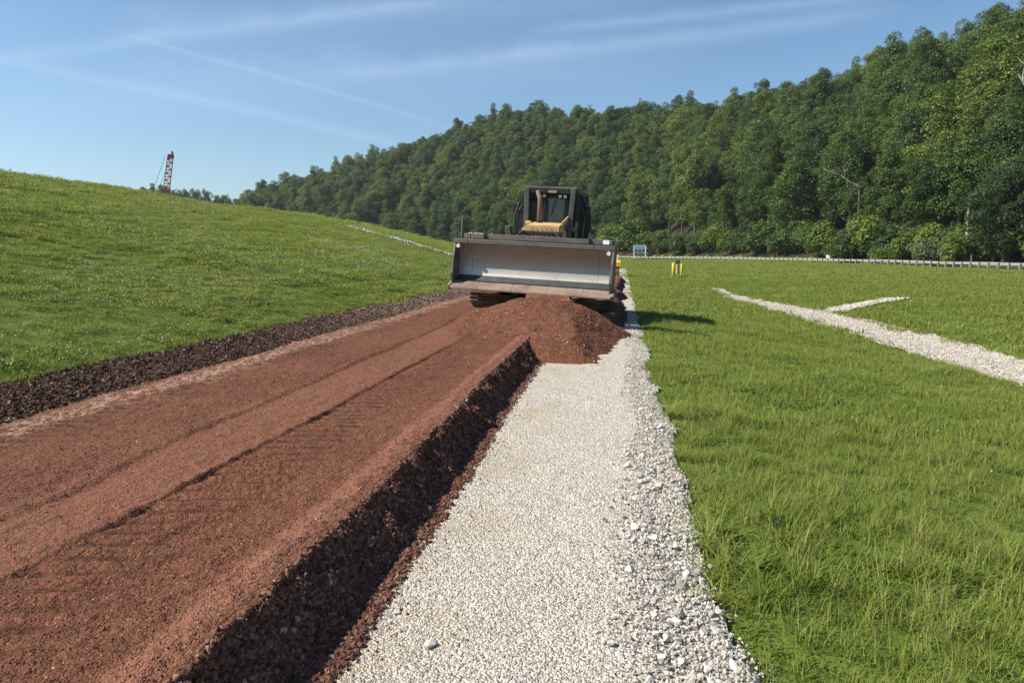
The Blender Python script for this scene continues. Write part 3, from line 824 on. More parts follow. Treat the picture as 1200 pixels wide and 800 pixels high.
# ------------------------------------------------------------------ grass
def tuft(name, seed, nb, rad, l0, l1, wd, seg, lean, mat):
    r = np.random.default_rng(seed); V, F = [], []
    for k in range(nb):
        a = r.uniform(0, 6.283); d = rad * math.sqrt(r.random()); bx, by = d * math.cos(a), d * math.sin(a)
        L = r.uniform(l0, l1); th = r.uniform(0, 6.283); ln = lean * r.uniform(0.2, 1.3)
        fx, fy = math.cos(th), math.sin(th); sx, sy = -fy, fx
        w = wd * r.uniform(0.7, 1.2); o = len(V)
        for s in range(seg + 1):
            q = s / seg; out = ln * L * q * q; h = L * (q - 0.28 * ln * q * q)
            ww = w * (1 - q ** 1.6) * 0.5 + 0.0002
            for sg in (-1, 1): V.append((bx + fx * out + sg * sx * ww, by + fy * out + sg * sy * ww, h - 0.012))
        for s in range(seg): F.append((o + 2 * s, o + 2 * s + 1, o + 2 * s + 3, o + 2 * s + 2))
    return np_mesh(name, np.array(V), np.array(F), mat)
lawn_a = library('fine_tuft', [tuft('fine_tuft', 10 + i, 34, 0.10, 0.06, 0.20, 0.0055, 3, 1.05, M['grass']) for i in range(4)] + [tuft('low_tuft', 15 + i, 34, 0.11, 0.03, 0.085, 0.013, 3, 1.3, M['weed_mix']) for i in range(2)] + [tuft('straw_tuft', 18, 12, 0.12, 0.16, 0.34, 0.004, 3, 0.6, M['dry'])] + [tuft('long_tuft', 19, 42, 0.07, 0.18, 0.36, 0.008, 4, 0.95, M['grass'])])
lawn_b = library('middle_tuft', [tuft('middle_tuft', 20 + i, 70, 0.24, 0.06, 0.17, 0.010, 2, 1.0, M['grass']) for i in range(5)] + [tuft('low_tuft', 27, 60, 0.24, 0.03, 0.09, 0.020, 2, 1.2, M['weed_mix'])])
lawn_c = library('coarse_tuft', [tuft('coarse_tuft', 30 + i, 110, 0.55, 0.06, 0.16, 0.022, 2, 0.95, M['grass']) for i in range(5)])
lawn_d = library('far_tuft', [tuft('far_tuft', 40 + i, 150, 1.2, 0.06, 0.17, 0.05, 1, 0.95, M['grass']) for i in range(4)])
dry_t = library('dry_tuft', [tuft('dry_tuft', 60 + i, 120, 0.8, 0.2, 0.85, 0.05, 2, 0.4, M['dry']) for i in range(4)])

def grass_ok(X, Y):
    right = (X > path_right(Y) - 0.01 + 0.09 * vnoise(Y / 0.45, X / 0.35, 101) + 0.06 * vnoise(Y / 0.12, X / 0.12, 103)) & (X < 200)
    c = np.stack([X, Y, 0 * X], -1)
    right &= ~keep_ditch(c) & ~((Y > 33) & (Y < 40) & keep_branch(c)) | (Y > 53) & (X > 0.6)
    left = X < -7.62 + 0.15 * vnoise(Y / 0.5, X / 0.5, 102)
    mid = (Y > 86) & (X > -8) & (X < 1)
    t, *_ = hill_t(X, Y)
    k = (right | left | mid) & (t < 0.02)
    # nothing on the highway
    rx_ = np.interp(Y, [p.y for p in rp], [p.x for p in rp])
    return k & ~((X > rx_ + 0.5) & (X < rx_ + 9.5) & (Y > 40))
def grass_zone(r0, r1, per_m2):
    n = int(0.5 * 1.75 * (r1 * r1 - r0 * r0) * per_m2)
    r = np.sqrt(rng.uniform(r0 * r0, r1 * r1, n)); a = R(-8.4) + rng.uniform(-0.875, 0.875, n)
    X, Y = r * np.sin(a), r * np.cos(a)
    k = grass_ok(X, Y); X, Y = X[k], Y[k]
    P = np.stack([X, Y, ground(X, Y)], -1)
    k = seen(P, 200, 160)
    # leave out what the embankment crest hides
    k &= ~((X < EMB_CREST - 3) & (Y < 100))
    return P[k]
def pick_tuft(P, nl):
    n = len(P); q = rng.integers(0, 4, n)
    if nl == 8:
        m = vnoise(P[:, 0] / 0.7, P[:, 1] / 0.7, 131) + rng.normal(0, 0.35, n)
        q = np.where(m > 0.45, rng.integers(4, 6, n), q); q = np.where(rng.random(n) < 0.02, 6, q); q = np.where(rng.random(n) < np.clip(0.03 + 0.10 * vnoise(P[:, 0] / 0.9, P[:, 1] / 0.9, 137), 0, 1), 7, q)
    elif nl == 6:
        m = vnoise(P[:, 0] / 1.1, P[:, 1] / 1.1, 133) + rng.normal(0, 0.35, n); q = np.where(m > 0.5, 5, q)
    return q
for nm, r0, r1, den, lib, nl, s0, s1 in (('near_grass', 2.2, 9.5, 80, lawn_a, 8, 0.65, 1.35), ('meadow_grass', 9.0, 24, 24, lawn_b, 6, 0.7, 1.25),
                                         ('field_grass', 23, 62, 6.5, lawn_c, 5, 0.7, 1.3), ('far_grass', 60, 215, 1.1, lawn_d, 4, 0.8, 1.3)):
    P = grass_zone(r0, r1, den); n = len(P)
    patch = 1 + 0.26 * fbm(P[:, 0] / 1.6, P[:, 1] / 1.6, 2, 111) + 0.12 * vnoise(P[:, 0] / 0.5, P[:, 1] / 0.5, 112)
    s = rng.uniform(s0, s1, n) * np.clip(patch, 0.55, 1.6)
    short = 1 - 0.35 * sm(0.5, 0.1, P[:, 0] - path_right(P[:, 1]))
    scatter(nm, P, upright(n), np.stack([s, s, s * short * rng.uniform(0.8, 1.15, n)], -1), pick_tuft(P, nl), lib)
# white clover heads
me = bpy.data.meshes.new('clover_head'); bm = bmesh.new(); bmesh.ops.create_icosphere(bm, subdivisions=1, radius=0.5); bm.to_mesh(me); bm.free(); me.materials.append(M['clover'])
heads = library('clover', [me])
def clovers(name, n, x0, x1, y0, y1, dens, s0, s1):
    X, Y = rng.uniform(x0, x1, n), rng.uniform(y0, y1, n)
    k = grass_ok(X, Y) & (rng.random(n) < dens(X, Y)); X, Y = X[k], Y[k]
    P = np.stack([X, Y, ground(X, Y) + rng.uniform(0.10, 0.20, len(X))], -1); P = P[seen(P, 60, 60)]
    n = len(P); scatter(name, P, tumbled(n), sizes(n, s0, s1), np.zeros(n, int), heads)
clovers('bank_clover', 70000, -25, -7.7, 7, 60, lambda X, Y: np.clip(0.16 + 0.8 * fbm(X / 2.2, Y / 5.0, 4, 121), 0, 1) * np.where(X > -15, 1, 0.35), 0.013, 0.030)
clovers('field_clover', 14000, 0.9, 16, 6, 40, lambda X, Y: np.clip(-0.05 + 0.6 * fbm(X / 2.0, Y / 2.5, 3, 123), 0, 1) * 0.4, 0.009, 0.018)

# broad-leaved weeds at the gravel edge
def weed(px, py, s, label):
    p = hit(px, py); r = random.Random(px)
    root = empty('weed_plant', p); tag(root, label, 'weed')
    for k in range(20):
        a = k * 2.4 + r.uniform(-.3, .3); L = s * r.uniform(0.7, 1.15); el = r.uniform(0.5, 1.3); w = L * 0.13
        d = Vector((math.cos(a), math.sin(a), 0)); sd = Vector((-d.y, d.x, 0)); V, F = [], []
        for i in range(6):
            q = i / 5; c = d * (L * q * math.cos(el * (1 - 0.5 * q))) + Vector((0, 0, L * q * math.sin(el) * (1 - 0.35 * q)))
            ww = w * math.sin(math.pi * min(1, 0.08 + q * 0.95)) ** 0.8
            V += [c - sd * ww + Vector((0, 0, ww * .3)), c, c + sd * ww + Vector((0, 0, ww * .3))]
        for i in range(5):
            o = 3 * i; F += [(o, o + 1, o + 4, o + 3), (o + 1, o + 2, o + 5, o + 4)]
        MB().add(V, F).build('leaf', M['weed'], root, True)
weed(838, 630, 0.19, 'dark broad-leaved weed overhanging the coarse stones, the larger one beside the path')
weed(888, 668, 0.15, 'small broad-leaved weed in the grass below and right of the larger weed')

# ------------------------------------------------------------------ trees
def crown_mesh(name, seed, Rr, z0, z1, nblob, leaf, mat, shape=1.0, b0=0.18, b1=0.40, cover=2.6):
    r = np.random.default_rng(seed); cz = (z0 + z1) / 2; hz = (z1 - z0) / 2
    lob = r.uniform(0, 6.28, 3)
    V, F = [], []
    Ps = []
    for k in range(nblob):
        d = r.normal(size=3); d /= np.linalg.norm(d)
        if d[2] < -0.75: d[2] *= -0.6
        q = r.uniform(0.50, 0.92) if r.random() > 0.2 else r.uniform(0.15, 0.5)
        wid = 1.0 - 0.22 * shape * max(0, d[2]) - 0.12 * max(0, -d[2])
        wid *= 1 + 0.16 * math.sin(2 * math.atan2(d[1], d[0]) + lob[0]) + 0.12 * math.sin(3 * math.atan2(d[1], d[0]) + 2.5 * d[2] + lob[1])
        c = np.array([d[0] * Rr * q * wid, d[1] * Rr * q * wid, cz + d[2] * hz * q])
        rb = Rr * r.uniform(b0, b1)
        n = int(cover * 4 * rb * rb / (leaf * leaf) * 0.62)
        e = r.normal(size=(n, 3)); e /= np.linalg.norm(e, axis=1)[:, None]
        e[:, 2] = np.where((e[:, 2] < -0.35) & (r.random(n) < 0.7), -e[:, 2] * 0.8, e[:, 2])
        rad = rb * (0.72 + 0.36 * r.random(n) ** 0.8)[:, None]
        pos = c + e * rad * np.array([1.0, 1.0, 0.95])
        nrm = e * 0.75 + r.normal(size=(n, 3)) * 0.45 + np.array([0, 0, 0.25])
        Ps.append((pos, nrm))
    pos = np.concatenate([p for p, _ in Ps]); nrm = np.concatenate([q for _, q in Ps]); nrm /= np.linalg.norm(nrm, axis=1)[:, None]
    n = len(pos); a = r.normal(size=(n, 3)); x = np.cross(nrm, a); x /= np.linalg.norm(x, axis=1)[:, None]; y = np.cross(nrm, x)
    s = (leaf * r.uniform(0.6, 1.3, n))[:, None]
    b = nrm * s * 0.22
    V = np.stack([pos - x * s * 0.75, pos - y * s * 0.45 + b, pos + x * s * 0.75 + b * 0.3, pos + y * s * 0.5 + b * 0.6], 1).reshape(-1, 3)
    F = np.arange(4 * n).reshape(-1, 4)
    return np_mesh(name, V, F, mat)
def trunk_mesh(name, seed, h, rad, spread, mat):
    r = random.Random(seed); m = MB()
    m.tube([(0, 0, -0.6), (r.uniform(-.2, .2), r.uniform(-.2, .2), h * 0.35), (r.uniform(-.4, .4), r.uniform(-.4, .4), h * 0.62), (r.uniform(-.6, .6), r.uniform(-.6, .6), h * 0.9)], [rad * 1.25, rad, rad * 0.65, rad * 0.15], 7)
    for k in range(6):
        a = k * 1.05 + r.uniform(-.4, .4); z = h * r.uniform(0.32, 0.62); L = spread * r.uniform(0.5, 0.85)
        m.tube([(0, 0, z), (math.cos(a) * L * .5, math.sin(a) * L * .5, z + L * .35), (math.cos(a) * L, math.sin(a) * L, z + L * 0.8)], [rad * .45, rad * .3, rad * .06], 5)
    return m.mesh(name, mat)
KINDS = []
for k in range(12):
    Rr = (5.4, 6.0, 5.0, 6.5, 5.5, 5.8, 4.7, 6.2, 4.5, 5.4, 4.9, 5.9)[k]; h = (18, 19, 18.5, 17.5, 20, 17, 20.5, 18, 20, 16.5, 19, 17.5)[k]
    nb, b0, b1 = ((80, .16, .36), (120, .12, .26), (70, .18, .40), (150, .10, .24), (95, .14, .30), (60, .20, .42))[k % 6]
    crown = crown_mesh('crown', 700 + k, Rr, h * 0.02, h, nb, 0.24, M['leaf'], (1, .6, 1.4, .4, 1.2, .8, 2.2, .7, 2.4, .5, 1.5, .9)[k], b0, b1)
    KINDS.append((crown, trunk_mesh('trunk', 800 + k, h, 0.26, Rr, M['bark']), h))
def place(px, r):
    d = ray(px, 300); h = math.hypot(d.x, d.y); x, y = d.x / h * r, d.y / h * r
    return (x, y, float(ground(x, y)))
def place_word(px):
    for lim, wd in ((420, 'above the far grass bank'), (530, 'left of the bulldozer'), (610, 'behind the left half of the blade'), (700, 'behind the cab'),
                    (770, 'above the blue road sign'), (860, 'above the yellow posts'), (940, 'above the ditch end'), (1010, 'above the small white sign'),
                    (1065, 'left of the pale bush'), (1140, 'above the pale bush')):
        if px < lim: return wd
    return 'at the right edge'
def tree(kind, loc, s, rz, name='broadleaf_tree', mats=None, sz=None):
    root = empty(name, loc, (0, 0, rz)); root.scale = (s * random.uniform(0.85, 1.15), s * random.uniform(0.85, 1.15), sz or s)
    c = link(bpy.data.objects.new('crown', KINDS[kind][0]), root); link(bpy.data.objects.new('trunk', KINDS[kind][1]), root)
    if mats:
        c.material_slots[0].link = 'OBJECT'; c.material_slots[0].material = mats
    return root
# woodland stand: staggered rows over the hillside
step = 8.1
gx_, gy_ = np.meshgrid(np.arange(-420, 190, step), np.arange(60, 520, step * 0.9))
gx_ = gx_ + (np.arange(gx_.shape[0]) % 2)[:, None] * step / 2
tx = (gx_ + rng.uniform(-2.6, 2.6, gx_.shape)).ravel(); ty = (gy_ + rng.uniform(-2.6, 2.6, gy_.shape)).ravel()
t_, hz_, r_, rb_, rr_, az_ = hill_t(tx, ty)
k = (r_ > rb_ + 4 + 6 * sm(16, 11, az_) * sm(-8, -3, az_)) & (r_ < rr_ + 9) & (az_ > -34.6) & (az_ < 33)
k &= ~(az_ < -28.6)                 # left of the hill only the rim of the far wood shows
tx, ty, r_, t_, az_ = tx[k], ty[k], r_[k], t_[k], az_[k]
tz = ground(tx, ty)
o = np.argsort(r_); tx, ty, tz, r_, t_, az_ = tx[o], ty[o], tz[o], r_[o], t_[o], az_[o]
N_IND = 292
far_idx = np.where(az_ < -28.2)[0]
ind = list(np.arange(len(tx))[np.argsort(r_ * (1 + 0.0 * t_))[:N_IND - len(far_idx[:14])]])
ind_set = set(ind)
far_pick = [i for i in far_idx[np.argsort(-az_[far_idx])][:40:3] if i not in ind_set][:14]
ind += far_pick; ind_set |= set(far_pick)
RANKED = []
for i in ind:
    s = random.uniform(0.72, 1.22) if t_[i] < 0.8 else random.uniform(0.85, 1.08); rz = random.uniform(0, 6.28)
    o = tree(random.randrange(12), (tx[i], ty[i], tz[i]), s, rz, sz=s * random.uniform(0.82, 1.15))
    px = 600 + 867 * math.tan(R(az_[i] + 8.4))
    if i in far_pick:
        tag(o, 'distant tree on the skyline behind the grass bank, near the red crane', 'tree', 'far trees behind the grass bank')
    else:
        row = ('front row', 'lower slope', 'middle slope', 'upper slope', 'hilltop')[int(np.digitize(t_[i], (0.1, 0.3, 0.55, 0.8)))]
        side = place_word(px)
        look = 'broad' if s > 1.05 else ('slim' if s < 0.85 else 'medium-sized')
        tag(o, '%s woodland tree, %s, %s' % (look, row, side), 'tree', '%s trees, %s, %s' % (look, row, side)); RANKED.append((o, px))
for px in range(168, 292, 5):
    p = place(px + random.uniform(-2, 2), 452 + random.uniform(-8, 8))
    dd_ = ray(px, float(np.interp(px, (165, 190, 245, 292), (223, 217, 221, 234))) + random.uniform(-2.5, 2.5))
    s = random.uniform(0.6, 0.85); o = tree(random.randrange(12), p, s, random.uniform(0, 6.28), 'distant_tree', None, (EYE + math.hypot(p[0], p[1]) * dd_.z / math.hypot(dd_.x, dd_.y) - p[2]) / 18.5)
    tag(o, 'small dark tree in the low far treeline behind the grass bank', 'tree', 'low far treeline behind the grass bank')
rest = np.array([i for i in range(len(tx)) if i not in ind_set])
n = len(rest); s = np.where(t_[rest] < 0.8, rng.uniform(0.75, 1.2, n), rng.uniform(0.86, 1.06, n))
tree_lib = library('wood_crown', [kk[0] for kk in KINDS])
scatter('distant_wood', np.stack([tx[rest], ty[rest], tz[rest]], -1), np.stack([0 * s, 0 * s, rng.uniform(0, 6.28, n)], -1), np.stack([s * rng.uniform(0.85, 1.15, n), s * rng.uniform(0.85, 1.15, n), s * rng.uniform(0.85, 1.15, n)], -1), rng.integers(0, 12, n), tree_lib)
# single trees that stand out
tag(tree(2, place(745, 353), 0.62, 1.0, 'ridge_tree', M['leaf_dark'], 1.18), 'slender lone tree rising above the ridge line over the bulldozer', 'tree')
tag(tree(3, place(503, 352), 0.95, 2.0, 'bright_tree', M['leaf_bright'], 1.05), 'yellow-green tree standing out on the dark hillside left of the bulldozer', 'tree')
tag(tree(2, place(566, 300), 0.8, 2.6, 'bright_tree', M['leaf_bright'], 1.0), 'lighter green slim tree at the foot of the hill just left of the cab', 'tree')
tag(tree(1, place(872, 225), 0.8, 0.6, 'bright_tree', M['leaf_bright'], 0.95), 'yellow-green tree in the middle of the hillside right of the bulldozer', 'tree')
# shrubs along the foot of the wood
shrub_me = [crown_mesh('foliage', 900 + i, 1.9, -0.3, 3.2, 46, 0.15, M['leaf'], 0.3, 0.16, 0.36) for i in range(4)]
stem_me = trunk_mesh('stem', 950, 2.2, 0.06, 1.4, M['bark'])
def shrub(loc, s, mat=None, sz=None):
    root = empty('shrub', loc, (0, 0, random.uniform(0, 6.28))); root.scale = (s, s, sz or s)
    c = link(bpy.data.objects.new('foliage', random.choice(shrub_me)), root); link(bpy.data.objects.new('stem', stem_me), root)
    if mat: c.material_slots[0].link = 'OBJECT'; c.material_slots[0].material = mat
    return root
for px in range(560, 1290, 10):
    j = px + random.uniform(-5, 5); az = math.degrees(math.atan2(ray(j, 300).x, ray(j, 300).y)); rb = float(np.interp(az, _az, _rb))
    o = shrub(place(j, rb + random.uniform(-0.5, 3.5) + (5.5 if 690 < px < 960 else 0)), random.uniform(1.0, 2.4) * (1 + 0.4 * (px < 760)), M['leaf_bright'] if random.random() < 0.12 else None)
    tag(o, 'green shrub below the wood, ' + place_word(px), 'shrub', 'shrubs at the foot of the wood, ' + place_word(px)); RANKED.append((o, j))
tag(shrub(place(1085, 117), 1.35, M['leaf_grey'], 1.25), 'pale grey-green rounded bush in front of the dark wood at the right', 'shrub')
tag(shrub(place(1122, 116), 1.4, M['leaf_bright'], 1.4), 'yellow-green bush beside the pale rounded bush', 'shrub')
tag(shrub(place(1031, 128), 0.95, M['leaf_bright'], 0.8), 'small bright green bush left of the pale rounded bush', 'shrub')
tag(tree(4, place(1176, 111), 0.86, 0.3, 'ivy_tree', M['leaf_dark'], 0.72), 'dark tree draped with vines down to the ground at the right edge', 'tree')
# alike neighbours are told apart by their order from the left
ORD = 'first second third fourth fifth sixth seventh eighth ninth tenth eleventh twelfth thirteenth fourteenth fifteenth sixteenth'.split()
rows = {}
for o, p_ in RANKED: rows.setdefault(o['group'], []).append((p_, o))
for mem in rows.values():
    if 1 < len(mem) <= len(ORD):
        for wd, (p_, o) in zip(ORD, sorted(mem, key=lambda q: q[0])): o['label'] = o['label'] + ', ' + wd + ' from left'
# dry grass verge behind the highway
X = rng.uniform(-50, 66, 60000); Y = rng.uniform(60, 270, 60000)
r0_ = np.hypot(X, Y); az0 = np.degrees(np.arctan2(X, Y)); rb0 = np.interp(az0, _az, _rb)
k = (r0_ > rb0 - 8) & (r0_ < rb0 + 9) & (az0 > -8) & (az0 < 30) & (rng.random(60000) < 0.9); rxx = np.interp(Y, [p.y for p in rp], [p.x for p in rp]); k &= (X > rxx + 10)
P = np.stack([X[k], Y[k], ground(X[k], Y[k])], -1); n = len(P)
s = rng.uniform(0.7, 1.3, n); scatter('dry_grass', P, upright(n), np.stack([s, s, s], -1), rng.integers(0, 4, n), dry_t)

# bare dead wood in the stand
def bare(px, r, lift, L, tilt, label, seed):
    rd = random.Random(seed); m = MB(); p = place(px, r)
    def grow(a, d, L, rad, dep):
        b = a + d * L; mid = (a + b) / 2 + Vector((rd.uniform(-1, 1), rd.uniform(-1, 1), rd.uniform(-1, 1))) * L * 0.06
        m.tube([a, mid, b], [rad, rad * .8, rad * .5], 5)
        if dep:
            for _ in range(rd.choice((2, 3))):
                dd = (d + Vector((rd.uniform(-1, 1), rd.uniform(-1, 1), rd.uniform(-.3, .8))) * 0.75).normalized()
                grow(a.lerp(b, rd.uniform(0.5, 1.0)), dd, L * rd.uniform(.4, .65), rad * .5, dep - 1)
    m.tube([(0, 0, -0.5), (0.1, 0, lift * .5), (0, 0.1, lift)], [0.24, 0.2, 0.16], 6)
    root = m.build('trunk', M['bark'] if lift > 8 else M['dead_wood'])
    root.name = 'dead_tree'
    m2 = MB(); m = m2
    grow(Vector((0, 0, lift)), Vector((math.sin(tilt), 0, math.cos(tilt))).normalized(), L, 0.16, 2)
    m2.build('limb', M['dead_wood'], root)
    root.location = p; tag(root, label, 'tree')
bare(1003, 150, 11.0, 4.5, -1.0, 'pale bare limb of a dead tree showing against the dark hillside, centre right', 3)
bare(1196, 118, 19.0, 4.0, -0.5, 'pale dead branch sticking out of the wood at the right edge', 5)
bare(1131, 116, 6.5, 2.0, 0.1, 'pale bare trunk standing in the shade of the wood at the right', 8)

# ------------------------------------------------------------------ bulldozer
dz = empty('bulldozer', (-2.16, 21.6, 0.30), (0, R(3.0), R(-2.5)))
tag(dz, 'dusty bulldozer facing the camera with a wide raised steel blade and dark guarded cab', 'bulldozer')
# undercarriage
def track_path(n=44):
    y0, y1, rf, rr_, zc = -1.75, 1.55, 0.44, 0.46, 0.50
    segs = []
    L1 = y1 - y0; per = 2 * L1 + math.pi * (rf + rr_)
    out = []
    for k in range(n):
        s = k / n * per
        if s < L1: out.append((y0 + s, zc - rf + (rf - rr_) * s / L1, 0.0))
        elif s < L1 + math.pi * rr_:
            a = (s - L1) / rr_; out.append((y1 + rr_ * math.sin(a), zc - rr_ * math.cos(a), a))
        elif s < 2 * L1 + math.pi * rr_:
            q = s - L1 - math.pi * rr_; out.append((y1 - q, zc + rr_ + (rf - rr_) * q / L1, math.pi))
        else:
            a = (s - 2 * L1 - math.pi * rr_) / rf; out.append((y0 - rf * math.sin(a), zc + rf * math.cos(a), math.pi + a))
    return out
shoe = MB().box((0, 0, 0), (0.84, 0.195, 0.028)).prism([(-0.02, -0.012), (0.012, -0.012), (0.004, -0.062), (-0.012, -0.062)], -0.42, 0.42, 'x').mesh('track_shoe', M['track'])
for sx in (-1, 1):
    tr = MB()
    tr.prism([(-1.75, 0.14), (1.55, 0.14), (1.9, 0.5), (1.55, 0.86), (-1.75, 0.84), (-2.1, 0.5)], sx * 1.38 - 0.16, sx * 1.38 + 0.16, 'x')
    trk = tr.build('track', M['black'], dz)
    for (y, z, a) in track_path():
        o = link(bpy.data.objects.new('track_shoe', shoe), trk); o.location = (sx * 1.38, y, z + 0.0); o.rotation_euler = (a, 0, 0)
    MB().lathe([(0.05, -0.2), (0.40, -0.2), (0.40, 0.2), (0.05, 0.2)], (sx * 1.38, -1.75, 0.5), 18, 'x').build('idler', M['track'], trk)
    MB().lathe([(0.05, -0.18), (0.41, -0.18), (0.41, 0.18), (0.05, 0.18)], (sx * 1.38, 1.55, 0.5), 18, 'x').build('sprocket', M['track'], trk)
    MB().box((sx * 0.98, -0.1, 0.52), (0.36, 2.6, 0.34), None, 0.03).build('track_frame', M['black'], dz)
    MB().box((sx * 1.30, 0.35, 1.30), (0.80, 2.3, 0.10), None, 0.02).box((sx * 1.28, 1.0, 1.62), (0.66, 0.9, 0.56), None, 0.04).build('fender', M['black'], dz)
    MB().bar((sx * 0.95, -0.4, 0.62), (sx * 1.02, -2.55, 0.76), 0.20, 0.26, 0.02).build('push_arm', M['steel_dark'], dz)
    MB().tube([(sx * 0.42, -2.0, 1.65), (sx * 0.56, -2.52, 1.27)], 0.065, 10).tube([(sx * 0.42, -2.0, 1.65), (sx * 0.52, -2.4, 1.37)], 0.095, 10).build('lift_cylinder', M['steel_dark'], dz)
MB().box((0, 0.1, 0.95), (1.5, 3.5, 0.75), None, 0.05).box((0, 1.75, 1.4), (1.7, 0.5, 1.2), None, 0.08).build('chassis', M['black'], dz)
MB().box((0, -1.95, 1.62), (1.16, 0.14, 1.05), None, 0.04).build('radiator_guard', M['black'], dz)
# hood
hood = MB().prism([(-0.54, 1.30), (0.54, 1.30), (0.54, 2.18), (0.42, 2.30), (-0.42, 2.30), (-0.54, 2.18)], -1.88, -0.62, 'y').build('hood', M['tan'], dz)
MB().prism([(-1.90, 2.05), (-1.90, 2.28), (-1.60, 2.345), (-0.70, 2.42), (-0.62, 2.42), (-0.62, 2.05)], -0.36, 0.47, 'x').build('hood_cover', M['tan'], hood)
MB().box((-0.45, -1.2, 2.37), (0.16, 0.34, 0.10), None, 0.02).build('filter_box', M['tan'], hood)
MB().bar((0.50, -1.5, 2.35), (0.56, -0.75, 2.55), 0.03, 0.12).build('grab_rail', M['tan'], hood)
for k in range(5): MB().tube([(-0.25 + 0.13 * k, -1.915, 2.20), (-0.25 + 0.13 * k, -1.86, 2.20)], 0.014, 6).build('bolt', M['black'], hood)
MB().tube([(-0.20, -1.05, 2.28), (-0.20, -1.05, 2.95), (-0.205, -1.04, 3.04), (-0.235, -1.0, 3.12), (-0.275, -0.95, 3.18), (-0.285, -0.92, 3.25)], 0.068, 12).build('exhaust_pipe', M['rust'], dz, True)
MB().lathe([(0.10, 0), (0.10, 0.16), (0.075, 0.18)], (-0.20, -1.05, 2.26), 12).build('exhaust_collar', M['black'], dz)
# cab
cab = MB()
cab.box((0, 0.25, 1.55), (1.62, 1.7, 0.62), None, 0.03)
cab.box((0, 0.98, 2.55), (1.5, 0.08, 1.6))
for x, y0, y1 in ((-0.78, -0.42, -0.30), (0.78, -0.42, -0.30), (-0.82, 0.98, 0.98), (0.82, 0.98, 0.98), (-0.82, 0.30, 0.30), (0.82, 0.30, 0.30)):
    cab.bar((x, y1 if y0 == y1 else -0.42, 1.8), (x * 0.97, y1 if y0 == y1 else -0.36, 3.22), 0.09, 0.10)
cab.bar((-0.24, -0.44, 2.25), (-0.24, -0.40, 3.15), 0.10, 0.06).bar((0.46, -0.44, 2.25), (0.46, -0.40, 3.15), 0.12, 0.06)
cab.box((0, -0.40, 3.20), (1.56, 0.10, 0.18)).box((0, -0.42, 2.26), (1.56, 0.08, 0.10))
cab_o = cab.build('cab', M['black'], dz)
MB().box((0.11, -0.415, 2.72), (0.60, 0.012, 0.82)).build('windscreen', M['glass'], cab_o)
for sx in (-1, 1):
    MB().box((sx * 0.53 + (0.05 if sx > 0 else 0), -0.405, 2.72), (0.36, 0.012, 0.84)).build('corner_pane', M['dark_glass'], cab_o)
    MB().box((sx * 0.80, 0.0, 2.6), (0.012, 0.55, 1.1)).box((sx * 0.80, 0.63, 2.6), (0.012, 0.6, 1.1)).build('side_pane', M['glass'], cab_o)
MB().bar((0.04, -0.435, 2.62), (0.13, -0.435, 3.12), 0.018, 0.012).bar((0.08, -0.435, 2.70), (0.20, -0.435, 3.12), 0.014, 0.012).build('wiper', M['black'], cab_o)
MB().box((-0.02, 0.2, 2.35), (0.52, 0.14, 0.9), None, 0.05).box((-0.02, 0.0, 2.0), (0.52, 0.5, 0.14), None, 0.04).build('seat', M['black'], cab_o)
# roll-over frame
for sx in (-1, 1):
    MB().bar((sx * 0.60, -0.74, 1.75), (sx * 0.655 + 0.01, -0.66, 3.36), 0.135, 0.13, 0.015).build('front_post', M['grey_post'], dz)
    MB().bar((sx * 0.92, 1.05, 1.8), (sx * 0.86, 1.02, 3.30), 0.16, 0.18, 0.015).build('rear_post', M['grey_post'], dz)
    MB().bar((sx * 0.655, -0.66, 3.31), (sx * 0.88, 1.05, 3.30), 0.12, 0.12, 0.015).build('roof_rail', M['grey_post'], dz)
    g = MB()
    for yy in (0.05, 0.55): g.bar((sx * 0.84, yy, 3.22), (sx * 1.04, yy - 0.1, 2.75), 0.045).bar((sx * 1.04, yy - 0.1, 2.75), (sx * 1.10, yy - 0.12, 1.7), 0.045)
    g.bar((sx * 1.04, -0.07, 2.75), (sx * 1.04, 0.95, 2.75), 0.04).bar((sx * 1.09, -0.1, 2.1), (sx * 1.09, 0.95, 2.1), 0.04)
    for q in range(9): g.bar((sx * 1.045, -0.02 + 0.11 * q, 2.74), (sx * 1.092, -0.05 + 0.11 * q, 2.1), 0.010)
    g.build('side_guard', M['black'], dz)
    MB().tube([(sx * 0.84, -0.1, 3.05), (sx * 1.04, -0.22, 3.0), (sx * 1.09, -0.24, 2.8), (sx * 1.04, -0.22, 2.6)], 0.014, 6).build('mirror_arm', M['black'], dz)
    MB().box((sx * 1.06, -0.25, 2.80), (0.14, 0.05, 0.26), None, 0.02).build('mirror', M['black'], dz)
    MB().box((sx * 1.20, -0.25, 2.12), (0.16, 0.22, 0.34), Matrix.Rotation(sx * 0.15, 3, 'Y'), 0.02).build('work_lamp', M['grey_post'], dz)
MB().box((0.02, 0.2, 3.36), (1.50, 1.75, 0.10), None, 0.03).build('roof', M['grey_post'], dz)
MB().bar((-0.66, -0.66, 3.29), (0.66, -0.66, 3.29), 0.09, 0.12).build('front_crossbar', M['black'], dz)
MB().box((0.08, -0.725, 3.27), (0.23, 0.02, 0.07)).build('data_plate', plain('tan_plate', (0.30, 0.26, 0.14), 0.6), dz)
for x in (-0.30, -0.155, 0.29, 0.43):
    lampb = MB().box((x, -0.60, 3.15), (0.105, 0.09, 0.105), None, 0.012).build('headlamp', M['black'], dz)
    MB().box((x, -0.650, 3.15), (0.082, 0.012, 0.082)).build('lens', M['lamp'], lampb)
